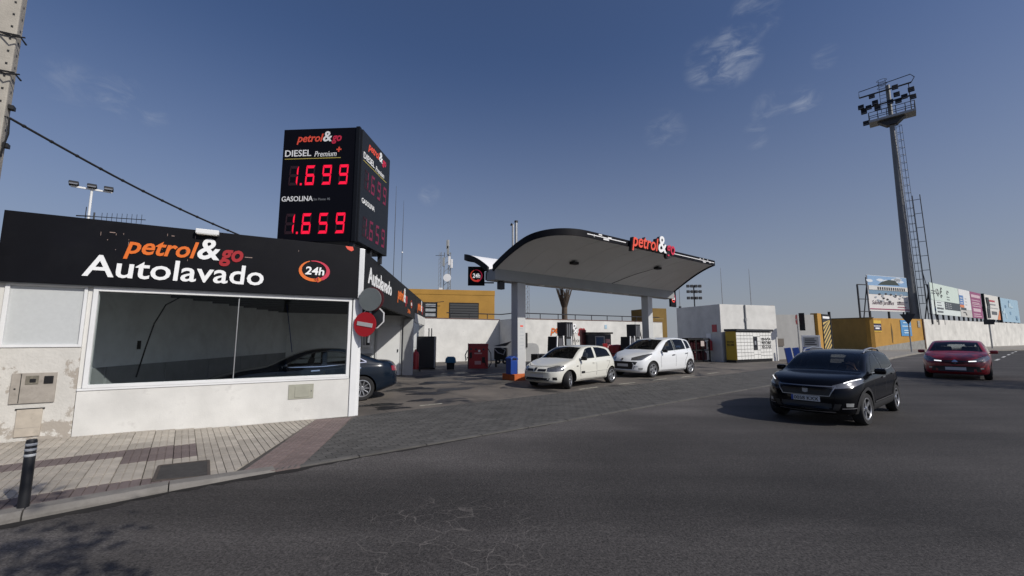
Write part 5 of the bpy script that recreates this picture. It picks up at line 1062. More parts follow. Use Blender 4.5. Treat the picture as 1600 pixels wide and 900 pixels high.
# blue post group and notice board by the exit
for i, (x, y) in enumerate(((17.15, 25.95), (17.95, 26.4), (19.2, 27.4))):
    o = thing('blue_post', ('leftmost blue post by the exit', 'middle blue post by the exit', 'rightmost blue post by the exit')[i], 'post', (x, y, 0), R(-20)); ob = B().box(-.17, .17, -.1, .1, 0, 1.0).build('post', blue_plastic, o, bevel=.02); ob.rotation_euler = (0, R(-8 if i < 2 else 0), 0); B().box(-.2, .2, -.14, .14, 0, .05).build('foot', dark_metal, o)
o = thing('notice_board', 'white notice board with grey print at the forecourt exit', 'notice board', (20.1, 28.2, 0), R(-30)); B().box(-.52, .52, -.06, .06, .3, 1.78).build('frame', white_clean, o, bevel=.01); B().box(-.42, .42, -.066, -.06, .75, 1.68).build('sheet', mat('sheet_grey', (.42, .42, .41), .7), o)
for k in range(4): B().box(-.34, .2 + .1 * (k % 2), -.07, -.066, 1.5 - k * .12, 1.56 - k * .12).build('print_line', dark_metal, o)
B().box(-.45, -.38, -.04, .04, 0, .3).build('leg', white_clean, o); B().box(.38, .45, -.04, .04, 0, .3).build('leg', white_clean, o)

# ------------------------------------------------------------------ cars
def pchip(pts):
    xs = [p[0] for p in pts]; ys = [p[1] for p in pts]; n = len(xs); h = [xs[i + 1] - xs[i] for i in range(n - 1)]; d = [(ys[i + 1] - ys[i]) / h[i] for i in range(n - 1)]; m = [0.] * n; m[0], m[-1] = d[0], d[-1]
    for i in range(1, n - 1):
        if d[i - 1] * d[i] > 0: w1, w2 = 2 * h[i] + h[i - 1], h[i] + 2 * h[i - 1]; m[i] = (w1 + w2) / (w1 / d[i - 1] + w2 / d[i])
    def f(x):
        x = max(xs[0], min(xs[-1], x)); i = 0
        while i < n - 2 and x > xs[i + 1]: i += 1
        t = (x - xs[i]) / h[i]; return (1 + 2 * t) * (1 - t) ** 2 * ys[i] + t * (1 - t) ** 2 * h[i] * m[i] + t * t * (3 - 2 * t) * ys[i + 1] + t * t * (t - 1) * h[i] * m[i + 1]
    return f
def resample(pl, n):
    pl = [Vector(p) for p in pl]; ds = [0]
    for a, c in zip(pl, pl[1:]): ds.append(ds[-1] + (c - a).length)
    out = []; k = 0
    for i in range(n):
        t = ds[-1] * i / (n - 1)
        while k < len(pl) - 2 and t > ds[k + 1]: k += 1
        out.append(pl[k].lerp(pl[k + 1], (t - ds[k]) / max(1e-9, ds[k + 1] - ds[k])))
    return out
def boolean(me, cutters):
    o = bpy.data.objects.new('tmp', me); COL.objects.link(o); tmp = [o]
    for cme in cutters:
        c = bpy.data.objects.new('cut', cme); COL.objects.link(c); tmp.append(c); md = o.modifiers.new('b', 'BOOLEAN'); md.object = c; md.operation = 'DIFFERENCE'; md.solver = 'EXACT'; md.use_self = False
        md.material_mode = 'TRANSFER'
    bpy.context.view_layer.update(); dg = bpy.context.evaluated_depsgraph_get(); r = bpy.data.meshes.new_from_object(o.evaluated_get(dg))
    for t in tmp: bpy.data.objects.remove(t)
    return r
def make_car(name, label, loc, heading, S, steer=0., scale=1., sy=1., sz=1.):
    root = thing(name, label, 'car', loc, math.atan2(heading[1], heading[0])); root.scale = (scale, scale * sy, scale * sz)
    L_ = S['L']; top, belt, bot, wid = (pchip(S[k]) for k in ('top', 'belt', 'bot', 'wid')); f0 = S['f'] ; wb = S['wb']; rw = S['rw']; xo = f0 + wb / 2
    tumble = S.get('tumble', .33); cf, cr = S.get('cf', .26), S.get('cr', .18); fprof = pchip(S.get('fprof', [(0, .10), (.3, 0), (.55, 0), (.75, .05), (1.2, .2)])); rprof = pchip(S.get('rprof', [(0, .14), (.35, 0), (.6, 0), (.9, .04), (1.4, .1)]))
    K = 64; st = []
    for i in range(K + 1):
        t = i / K; st.append(L_ * (t - .13 * math.sin(2 * math.pi * t) / 1.0 * .9))
    V, Fc = [], []; ring = None
    for s in st:
        zb, zs, zt, w_ = bot(s), belt(s), top(s), wid(s); zt = max(zt, zs + .012); g = zt - zs; wr = w_ * .945 - tumble * g; cro = min(.07, .45 * g)
        sec = [(0, zb), (.55 * w_, zb), (.86 * w_, zb + .005), (.95 * w_, zb + .05), (.985 * w_, zb + .14), (.998 * w_, zb + (zs - zb) * .42), (1.0 * w_, zb + (zs - zb) * .60), (.992 * w_, zs - .13 * (zs - zb)), (.975 * w_, zs - .05 * (zs - zb)), (.945 * w_, zs)]
        e0 = (.945 * w_, zs); e1 = (wr, zt - cro)
        for t in (.12, .3, .5, .7, .88): sec.append((e0[0] + (e1[0] - e0[0]) * t + .035 * g * math.sin(math.pi * t), e0[1] + (e1[1] - e0[1]) * t))
        sec += [(wr * .985, zt - cro * .80), (wr * .93, zt - cro * .52), (wr * .82, zt - cro * .30), (wr * .6, zt - cro * .12), (wr * .3, zt - cro * .02), (0, zt)]
        kk = 1.
        for dd_ in (s, L_ - s):
            if dd_ < .10: kk = min(kk, .78 + .22 * math.sqrt(max(0., 1 - (1 - dd_ / .10) ** 2)))
        zc_ = (zb + zt) / 2; sec = [(y * kk, zc_ + (z - zc_) * kk) for y, z in sec]
        full = sec + [(-y, z) for y, z in reversed(sec[1:-1])]; ring = len(full)
        for y, z in full:
            ff = max(0, 1 - s / .95) ; ff = ff * ff * (3 - 2 * ff); fr = max(0, 1 - (L_ - s) / .8); fr = fr * fr * (3 - 2 * fr)
            x = -s - ff * (cf * (y / .8) ** 2 + fprof(z)) + fr * (cr * (y / .8) ** 2 + rprof(z)); V.append((x + xo, y, z))
    for i in range(K):
        for j in range(ring): Fc.append((i * ring + j, i * ring + (j + 1) % ring, (i + 1) * ring + (j + 1) % ring, (i + 1) * ring + j))
    for base, rev in ((0, False), (K * ring, True)):
        # cap by strips between left and right halves
        h = ring // 2
        for j in range(h):
            a, c, d, e = base + j, base + j + 1, base + (ring - j - 1) % ring, base + (ring - j) % ring
            q = [a, c, d, e]; q = list(dict.fromkeys(q))
            if len(q) >= 3: Fc.append(tuple(q if not rev else reversed(q)))
    me = bpy.data.meshes.new('body'); me.from_pydata(V, [], Fc); bm = bmesh.new(); bm.from_mesh(me); bmesh.ops.remove_doubles(bm, verts=bm.verts, dist=1e-5); bmesh.ops.recalc_face_normals(bm, faces=bm.faces)
    bm.to_mesh(me); bvh = BVHTree.FromBMesh(bm); bm.free(); me.materials.append(S['paint']); me.materials.append(interior)
    DIRS = {'side': Vector((0, -1, 0)), 'front': Vector((-1, 0, 0)), 'rear': Vector((1, 0, 0)), 'top': Vector((0, 0, -1))}
    def cast(p, d, off):
        h = bvh.ray_cast(p - d * 4, d)
        if h[0] is None: h = bvh.find_nearest(p)
        n = h[1]; n = -n if n.dot(d) > 0 else n
        return h[0] + n * off
    def decal(nm, tp, bt, d, m, off=.004, n=14, rows=5, mirror=True, parent=root, th=0.):
        """patch between two edge lines given as (s, y, z), laid onto the body along direction d"""
        if isinstance(d, str): d = DIRS[d]
        elif isinstance(d, (int, float)): d = Vector((-math.cos(d), -math.sin(d), 0))
        A = resample([(xo - s, y, z) for s, y, z in tp], n); C = resample([(xo - s, y, z) for s, y, z in bt], n); out = []
        for sg in ((1, -1) if mirror else (1,)):
            bb = B()
            for r in range(rows + 1):
                for k in range(n): p = cast(A[k].lerp(C[k], r / rows), d, off); bb.v.append((p.x, p.y * sg, p.z))
            for r in range(rows):
                for k in range(n - 1): bb.f.append((r * n + k, r * n + k + 1, (r + 1) * n + k + 1, (r + 1) * n + k))
            o = bb.build(nm, m, parent, smooth=True, recalc=False); me2 = o.data
            # outward normals
            nn = me2.polygons[len(me2.polygons) // 2].normal; want = -Vector((d.x, d.y * sg, d.z))
            if nn.dot(want) < 0: me2.flip_normals()
            out.append(o)
        return out
    def line(nm, pts, d, m, wdt=.012, off=.003, mirror=True, vert=None):
        pts = [Vector(p) for p in pts]; a = []; c = []
        for k, p in enumerate(pts):
            t = (pts[min(k + 1, len(pts) - 1)] - pts[max(0, k - 1)]); 
            if d in ('side',) : nn = Vector((-t.z, 0, t.x))
            elif d == 'top': nn = Vector((-t.y, t.x, 0))
            else: nn = Vector((0, -t.z, t.y))
            nn = nn.normalized() * wdt / 2; a.append(p + nn); c.append(p - nn)
        return decal(nm, a, c, d, m, off, max(6, 2 * len(pts)), 1, mirror)
    def prismcut(poly, d0, d1, axis):
        if axis == 'y': return B().prism([(xo - s, d0, z) for s, z in poly], (0, d1 - d0, 0))
        return B().prism([(d0, y, z) for y, z in poly], (d1 - d0, 0, 0))
    def tomesh(bs, m=interior):
        q = B()
        for b_ in bs: i = len(q.v); q.v += b_.v; q.f += [tuple(i + k for k in f_) for f_ in b_.f]
        mm = bpy.data.meshes.new('cut'); mm.from_pydata([tuple(p) for p in q.v], [], q.f); bm_ = bmesh.new(); bm_.from_mesh(mm); bmesh.ops.recalc_face_normals(bm_, faces=bm_.faces); bm_.to_mesh(mm); bm_.free(); mm.materials.append(m); return mm
    def inset(poly, k):
        cx = sum(p[0] for p in poly) / len(poly); cy = sum(p[1] for p in poly) / len(poly); return [(cx + (p[0] - cx) * (1 - k), cy + (p[1] - cy) * (1 - k)) for p in poly]
    cuts = []
    wells = []
    for s in (f0, f0 + wb):
        for sg in (1, -1): wells.append(B().tube([(xo - s, sg * (S['W'] - .30), rw), (xo - s, sg * (S['W'] + .2), rw)], rw + S.get('gap', .05), 28))
    cuts.append(tomesh(wells))
    cab = S['cabin']; cuts.append(tomesh([prismcut(cab, -S['cabw'], S['cabw'], 'y')]))
    sidew = []
    for tp, bt in S['side_glass']:
        poly = inset([(s, z) for s, z in tp] + [(s, z) for s, z in reversed(bt)], .025)
        for sg in (1, -1): sidew.append(prismcut(poly, sg * (S['cabw'] - .06), sg * (S['W'] + .2), 'y'))
        decal('side_window', [(s, 0, z) for s, z in tp], [(s, 0, z) for s, z in bt], 'side', S.get('side_mat', car_glass), .0025, 16, 6)
    cuts.append(tomesh(sidew))
    ends = []
    tp, bt = S['wind']; poly = inset([(y, z) for y, z in tp] + [(y, z) for y, z in reversed(bt)], .02); ends.append(prismcut(poly, xo - S['cowl'] + .5, xo - S['mid'], 'x'))
    ws = decal('windscreen', [(0, y, z) for y, z in tp], [(0, y, z) for y, z in bt], 'front', car_glass, .0025, 20, 8, False)
    tp, bt = S['rearw']; poly = inset([(y, z) for y, z in tp] + [(y, z) for y, z in reversed(bt)], .03); ends.append(prismcut(poly, xo - L_ - .5, xo - S['mid'] - .15, 'x'))
    decal('rear_window', [(0, y, z) for y, z in tp], [(0, y, z) for y, z in bt], 'rear', dark_glass, .0025, 16, 6, False)
    cuts.append(tomesh(ends))
    for d in S.get('decals', []): decal(*d[:5], **(d[5] if len(d) > 5 else {}))
    for d in S.get('lines', []): line(*d[:4], **(d[4] if len(d) > 4 else {}))
    bme = boolean(me, cuts); bme.name = 'body'
    if len(bme.materials) < 2: bme.materials.append(interior)
    bme.polygons.foreach_set('use_smooth', [True] * len(bme.polygons)); bme.set_sharp_from_angle(angle=R(42))
    bo_ = bpy.data.objects.new('body', bme); COL.objects.link(bo_); bo_.parent = root
    # wheels
    for s, st_ in ((f0, steer), (f0 + wb, 0)):
        for sg in (1, -1):
            M = Matrix.Translation((xo - s, sg * (S['W'] - .115), rw)) @ Matrix.Rotation(st_, 4, 'Z') @ Matrix.Rotation(R(-90) * sg, 4, 'X')
            rr = rw * .69
            wh = B().lathe([(rr, -.09), (rw * .93, -.10), (rw * .985, -.075), (rw, -.04), (rw, .04), (rw * .985, .075), (rw * .93, .10), (rr + .01, .095), (rr, .085)], M, 32).build('wheel', rubber, root, smooth=True)
            rim = B().lathe([(rr, -.08), (rr, .08), (rr - .012, .088), (rr - .028, .080), (rr - .035, .03), (.06, .02), (0, .02)], M, 32); rim.build('rim', S.get('rim_dark', mat('rim_shadow', (.06, .06, .065), .5, .5)), wh, smooth=True)
            ns = S.get('spokes', 5); sp_ = B()
            for k in range(ns):
                a = 2 * math.pi * k / ns
                for dv in ((-.10, .10) if S.get('twin') else (0,)):
                    p = M @ Vector((.03 * math.cos(a), .03 * math.sin(a), .066)); q = M @ Vector(((rr - .015) * math.cos(a + dv), (rr - .015) * math.sin(a + dv), .082)); ax = (M.to_3x3() @ Vector((0, 0, 1))); dd = (q - p).normalized(); sw_ = ax.cross(dd).normalized() * S.get('spw', .03)
                    sp_.prism([p - sw_ * 1.1, p + sw_ * 1.1, q + sw_ * .9, q - sw_ * .9], -ax * .03)
            sp_.build('spokes', alloy, wh, bevel=.004); B().lathe([(0, .088), (.045, .086), (.055, .07), (.055, .03)], M, 16).build('hub', alloy, wh, smooth=True); B().lathe([(rr - .005, .082), (rr + .004, .09), (rr - .016, .092), (rr - .028, .082)], M, 32).build('rim_lip', alloy, wh, smooth=True)
    # mirrors
    s, z = S['mirror']; w_ = wid(s)
    for sg in (1, -1):
        bb = B().mbox(Matrix.Translation((xo - s, sg * (w_ + .09), z)) @ Matrix.Rotation(sg * R(8), 4, 'Z'), .11, .20, .135); o = bb.build('mirror', S.get('mirror_mat', S['paint']), root, bevel=.045, smooth=True); B().bar((xo - s, sg * (w_ - .04), z - .06), (xo - s, sg * (w_ + .06), z - .04), .05, .03).build('mirror_arm', black, o)
    # interior: dash, seats, steering wheel
    c0, m0 = S['cowl'], S['mid']; zb_ = min(p[1] for p in cab)
    for y in (.36, -.36):
        x = xo - m0 + .12; se = B().mbox(Matrix.Translation((x, y, zb_ + .10)) @ Matrix.Rotation(R(-14), 4, 'Y'), .14, .46, .34).build('seat', seat_mat, root, bevel=.05, smooth=True); B().mbox(Matrix.Translation((x - .06, y, zb_ + .36)) @ Matrix.Rotation(R(-10), 4, 'Y'), .09, .26, .17).build('headrest', seat_light if S.get('light_seats') else seat_mat, se, bevel=.035, smooth=True)
    y = .36; xs_ = xo - m0 + .62; ring_ = [(xs_ + .05 * math.sin(a) - .0, y + .18 * math.cos(a), zb_ + .07 + .17 * math.sin(a)) for a in [2 * math.pi * k / 20 for k in range(21)]]; B().tube(ring_, .016, 6).build('steering_wheel', black, root, smooth=True)
    plate_s = S.get('plate')
    if plate_s:
        yc, z, txt, ang = plate_s; p = cast(Vector((xo, yc, z)), DIRS['front'], .012); pl_ = B().mbox(Matrix.Translation(p) @ Matrix.Rotation(R(ang), 4, 'Y'), .012, .52, .11).build('number_plate', mat('plate_white', (.55, .56, .57), .5), root, bevel=.004)
        B().mbox(Matrix.Translation(p + Vector((.0075, .0 - .238, 0))), .004, .04, .108).build('plate_band', mat('plate_blue', (.02, .06, .3), .5), pl_) if txt else None
        if txt: text(txt, black, pl_, p + Vector((.0065, -.205, -.036)), (0, 1, 0), UP, .44, .075, 0, .01, .003)
    root['_xo'] = xo
    return root, cast, xo
def head_and_shoulders(parent, c, facing=0.):
    """driver: torso, neck and head as one continuous skinned figure above the window line"""
    me = bpy.data.meshes.new('person'); vs_ = [(0, 0, -.30), (0, 0, -.05), (.01, 0, .17), (.03, 0, .27), (.05, 0, .36), (.055, 0, .46), (.0, .17, .13), (.10, .22, -.06), (.22, .19, -.02), (.33, .14, .05), (.0, -.17, .13), (.10, -.22, -.06), (.22, -.19, -.02), (.33, -.14, .05)]
    ed = [(0, 1), (1, 2), (2, 3), (3, 4), (4, 5), (2, 6), (6, 7), (7, 8), (8, 9), (2, 10), (10, 11), (11, 12), (12, 13)]; rad = [.15, .15, .13, .055, .10, .085, .07, .055, .042, .035, .07, .055, .042, .035]
    me.from_pydata(vs_, ed, []); o = bpy.data.objects.new('person', me); COL.objects.link(o); md = o.modifiers.new('s', 'SKIN'); 
    for k, sv in enumerate(me.skin_vertices[0].data): sv.radius = (rad[k], rad[k] * (1.25 if k < 3 else 1)); sv.use_root = (k == 0)
    o.modifiers.new('ss', 'SUBSURF').levels = 2; bpy.context.view_layer.update(); dg = bpy.context.evaluated_depsgraph_get(); m2 = bpy.data.meshes.new_from_object(o.evaluated_get(dg)); bpy.data.objects.remove(o)
    m2.materials.clear(); m2.materials.append(shirt); m2.materials.append(skin)
    for p in m2.polygons: p.material_index = 1 if (p.center.z > .25 or p.center.x > .22) else 0; p.use_smooth = True
    t = thing('person', 'driver in dark clothes at the wheel of the black car', 'person', c, facing); ob = bpy.data.objects.new('body', m2); COL.objects.link(ob); ob.parent = t
    B().lathe([(0, .13), (.07, .12), (.112, .06), (.118, 0), (.11, -.06), (.10, -.09)], Matrix.Translation((.0, 0, .425)) @ Matrix.Rotation(R(-42), 4, 'Y'), 18).build('hair', hair, ob, smooth=True)
    B().prism([(.145, -.018, .385), (.175, 0, .375), (.145, .018, .385), (.14, 0, .435)], (-.02, 0, 0)).build('nose', skin, ob)
    for y_ in (-.036, .036): B().lathe([(0, .012), (.012, .006), (.014, 0)], Matrix.Translation((.138, y_, .43)) @ Matrix.Rotation(R(90), 4, 'Y'), 8).build('eye', hair, ob)
    for y_ in (-.098, .098): B().lathe([(0, .012), (.018, .008), (.022, 0), (0, -.008)], Matrix.Translation((.05, y_, .41)) @ Matrix.Rotation(R(90), 4, 'X'), 8).build('ear', skin, ob)
    return t
wh_p = paint('paint_cream_white', (.66, .655, .59)); wh2 = paint('paint_white', (.74, .76, .77)); bk_p = mat('paint_black', (.0025, .003, .0045), .16, 0, spec=.12, coat=.16); rd_p = mat('paint_red', (.21, .009, .017), .28, 0, spec=.35, coat=.5); bl_p = mat('paint_dark_blue', (.004, .009, .018), .22, 0, spec=.35, coat=.35)
hl = mat('headlamp', (.13, .135, .14), .12, .4, var=.35, vscale=14, coat=1.); hl_on = mat('daylight_lamp', (1, 1, 1), .3, emit=1.1); grille = mat('grille_black', (.008, .008, .009), .45); lowtrim = mat('cladding', (.015, .015, .016), .6); fog = mat('fog_lamp', (.35, .36, .36), .15, .3)
tail = mat('tail_lamp', (.25, .008, .02), .15, coat=1.); seam = mat('panel_gap', (.02, .02, .02), .8)
def arc(s0, z0, r, a0, a1, n=12): return [(s0 + r * math.cos(R(a0 + (a1 - a0) * k / n)), 0, z0 + r * math.sin(R(a0 + (a1 - a0) * k / n))) for k in range(n + 1)]
# --- small white hatchback
S1 = dict(L=3.81, W=.82, f=.76, wb=2.47, rw=.295, paint=wh_p, tumble=.30, spokes=5, spw=.042,
    top=[(0, .60), (.05, .69), (.25, .78), (.6, .86), (.95, .935), (1.05, .96), (1.3, 1.12), (1.62, 1.30), (1.85, 1.375), (2.2, 1.415), (2.7, 1.41), (3.1, 1.37), (3.38, 1.30), (3.52, 1.14), (3.64, .98), (3.74, .86), (3.81, .66)],
    belt=[(0, .56), (.25, .72), (.6, .81), (1.0, .885), (2.5, .925), (3.2, .955), (3.6, .90), (3.81, .64)], bot=[(0, .26), (.12, .20), (.5, .19), (3.2, .2), (3.6, .26), (3.81, .34)],
    wid=[(0, .60), (.06, .68), (.2, .76), (.5, .81), (.9, .82), (3.0, .82), (3.5, .79), (3.72, .70), (3.81, .62)],
    cabin=[(1.28, .93), (1.78, 1.30), (2.2, 1.36), (2.8, 1.355), (3.25, 1.28), (3.42, .98), (3.3, .90), (1.4, .88)], cabw=.55, cowl=1.1, mid=2.12,
    side_glass=[([(1.42, .955), (1.60, 1.13), (1.80, 1.29), (2.02, 1.34), (2.20, 1.345)], [(1.40, .945), (1.7, .95), (2.2, .965)]), ([(2.30, 1.345), (2.6, 1.34), (2.95, 1.29), (3.08, 1.24)], [(2.30, .97), (2.7, .985), (3.22, 1.005)])],
    wind=([(-.53, 1.33), (0, 1.365), (.53, 1.33)], [(-.66, .965), (0, .985), (.66, .965)]), rearw=([(-.48, 1.28), (0, 1.30), (.48, 1.28)], [(-.58, 1.0), (0, 1.0), (.58, 1.0)]), mirror=(1.38, .98), mirror_mat=black, plate=(0, .445, '', 0), light_seats=True,
    decals=[('headlight', [(0.1, .42, .70), (.3, .62, .76), (.55, .74, .77)], [(0.1, .40, .58), (.3, .62, .58), (.55, .74, .61)], R(28), hl), ('grille', [(0, .10, .655), (0, .38, .66)], [(0, .08, .585), (0, .38, .58)], 'front', grille), ('air_intake', [(0, -.52, .37), (0, 0, .37), (0, .52, .37)], [(0, -.46, .28), (0, 0, .27), (0, .46, .28)], 'front', grille, dict(mirror=False)), ('fog_light', [(0, .58, .40), (0, .68, .40)], [(0, .58, .31), (0, .68, .31)], 'front', black), ('emblem', [(0, -.045, .69), (0, .0, .70), (0, .045, .69)], [(0, -.045, .60), (0, 0, .59), (0, .045, .60)], 'front', dark_metal, dict(mirror=False, off=.012)),
        ('side_moulding', [(1.55, 0, .53), (2.25, 0, .55)], [(1.55, 0, .485), (2.25, 0, .505)], 'side', wh_p, dict(off=.014)), ('side_moulding', [(2.3, 0, .55), (2.92, 0, .57)], [(2.3, 0, .505), (2.92, 0, .525)], 'side', wh_p, dict(off=.014)), ('moulding_tip', [(1.36, 0, .545), (1.54, 0, .545)], [(1.36, 0, .475), (1.54, 0, .475)], 'side', black, dict(off=.012)), ('door_handle', [(2.02, 0, .825), (2.18, 0, .835)], [(2.02, 0, .785), (2.18, 0, .795)], 'side', wh_p, dict(off=.022)), ('door_handle', [(2.92, 0, .87), (3.08, 0, .88)], [(2.92, 0, .83), (3.08, 0, .84)], 'side', wh_p, dict(off=.022)), ('indicator', [(1.10, 0, .74), (1.2, 0, .745)], [(1.10, 0, .71), (1.2, 0, .715)], 'side', black)],
    lines=[('door_gap', [(1.34, 0, .90), (1.30, 0, .6), (1.34, 0, .27)], 'side', seam), ('door_gap', [(2.25, 0, .93), (2.25, 0, .6), (2.22, 0, .26)], 'side', seam), ('door_gap', [(3.14, 0, .96), (3.04, 0, .74), (2.90, 0, .56), (2.80, 0, .27)], 'side', seam), ('sill_gap', [(1.34, 0, .27), (2.8, 0, .26)], 'side', seam), ('bonnet_gap', [(.16, .0, .735), (.2, .4, .74), (.34, .66, .79)], 'front', seam, dict(mirror=True, wdt=.01))])
c1_ = Vector((1.73, 13.38, 0)); r1_ = Vector((3.55, 15.26, 0)); ax = (r1_ - c1_).normalized(); lat = Vector((ax.y, -ax.x, 0))
mid = (c1_ + r1_) / 2 - lat * .70
make_car('white_hatchback', 'small cream white hatchback with turned front wheels before the near column', (mid.x, mid.y, .008), (-ax.x, -ax.y), S1, R(24), 1.02, .97, .93)
# --- white compact van-like car
S2 = dict(L=4.34, W=.90, f=.88, wb=2.70, rw=.325, paint=wh2, tumble=.30, spokes=5, spw=.05, gap=.045, fprof=[(0, .12), (.3, 0), (.5, 0), (.72, .06), (1.2, .3)],
    top=[(0, .70), (.05, .79), (.25, .90), (.6, .99), (.95, 1.06), (1.1, 1.10), (1.4, 1.27), (1.75, 1.45), (2.05, 1.56), (2.45, 1.625), (2.95, 1.64), (3.45, 1.60), (3.8, 1.53), (3.95, 1.40), (4.1, 1.15), (4.24, .98), (4.34, .78)],
    belt=[(0, .64), (.25, .80), (.6, .90), (1.0, .965), (2.0, 1.0), (3.2, 1.07), (3.9, 1.06), (4.2, .92), (4.34, .72)], bot=[(0, .26), (.12, .20), (.5, .18), (3.6, .2), (4.1, .28), (4.34, .36)], wid=[(0, .64), (.06, .74), (.2, .83), (.5, .885), (.9, .90), (3.4, .90), (3.9, .86), (4.22, .77), (4.34, .68)],
    cabin=[(1.30, 1.06), (1.9, 1.46), (2.4, 1.57), (3.2, 1.575), (3.7, 1.48), (3.85, 1.15), (3.6, 1.04), (1.4, 1.0)], cabw=.62, cowl=1.15, mid=2.3,
    side_glass=[([(1.50, 1.06), (1.75, 1.24), (2.02, 1.42), (2.25, 1.515), (2.42, 1.545)], [(1.48, 1.045), (1.9, 1.05), (2.42, 1.075)]), ([(2.52, 1.55), (2.9, 1.56), (3.25, 1.535)], [(2.52, 1.08), (2.9, 1.10), (3.30, 1.12)]), ([(3.32, 1.525), (3.5, 1.50), (3.62, 1.46)], [(3.37, 1.125), (3.5, 1.135), (3.70, 1.16)])],
    wind=([(-.60, 1.52), (0, 1.55), (.60, 1.52)], [(-.74, 1.11), (0, 1.13), (.74, 1.11)]), rearw=([(-.55, 1.46), (0, 1.48), (.55, 1.46)], [(-.62, 1.14), (0, 1.14), (.62, 1.14)]), mirror=(1.55, 1.07), mirror_mat=black, plate=(0, .50, '', 0), light_seats=True,
    decals=[('headlight', [(.12, .42, .80), (.4, .68, .90), (.85, .86, .98)], [(.12, .40, .70), (.4, .68, .70), (.85, .86, .93)], R(32), hl), ('grille', [(0, -.62, .64), (0, 0, .66), (0, .62, .64)], [(0, -.5, .34), (0, 0, .33), (0, .5, .34)], 'front', grille, dict(mirror=False)), ('grille_bar', [(0, .52, .52), (0, .66, .52)], [(0, .52, .48), (0, .7, .48)], 'front', wh2, dict(off=.02)), ('fog_light', [(0, .66, .40), (0, .78, .41)], [(0, .66, .31), (0, .76, .32)], 'front', fog), ('emblem', [(0, -.05, .76), (0, .0, .79), (0, .05, .76)], [(0, -.05, .69), (0, 0, .66), (0, .05, .69)], 'front', chrome, dict(mirror=False, off=.012)),
        ('door_handle', [(2.18, 0, .90), (2.38, 0, .91)], [(2.18, 0, .86), (2.38, 0, .87)], 'side', chrome, dict(off=.022)), ('door_handle', [(3.16, 0, .95), (3.36, 0, .96)], [(3.16, 0, .91), (3.36, 0, .92)], 'side', chrome, dict(off=.022)), ('tail_light', [(3.98, 0, 1.28), (4.08, 0, 1.22)], [(3.98, 0, .98), (4.12, 0, .98)], 'side', tail)],
    lines=[('door_gap', [(1.46, 0, 1.02), (1.38, 0, .65), (1.42, 0, .27)], 'side', seam), ('door_gap', [(2.47, 0, 1.05), (2.47, 0, .6), (2.42, 0, .25)], 'side', seam), ('door_gap', [(3.42, 0, 1.1), (3.36, 0, .86), (3.18, 0, .64), (3.1, 0, .27)], 'side', seam), ('sill_gap', [(1.42, 0, .27), (3.1, 0, .26)], 'side', seam), ('pillar_trim', [(2.47, 0, 1.08), (2.47, 0, 1.55)], 'side', black, dict(wdt=.09))])
c1_ = Vector((5.61, 17.21, 0)); r1_ = Vector((7.97, 19.03, 0)); ax = (r1_ - c1_).normalized(); lat = Vector((ax.y, -ax.x, 0)); mid = (c1_ + r1_) / 2 - lat * .77
make_car('white_minivan', 'taller bright white family car parked behind the small hatchback', (mid.x, mid.y, .008), (-ax.x, -ax.y), S2, 0, 1.05, .97, .94)
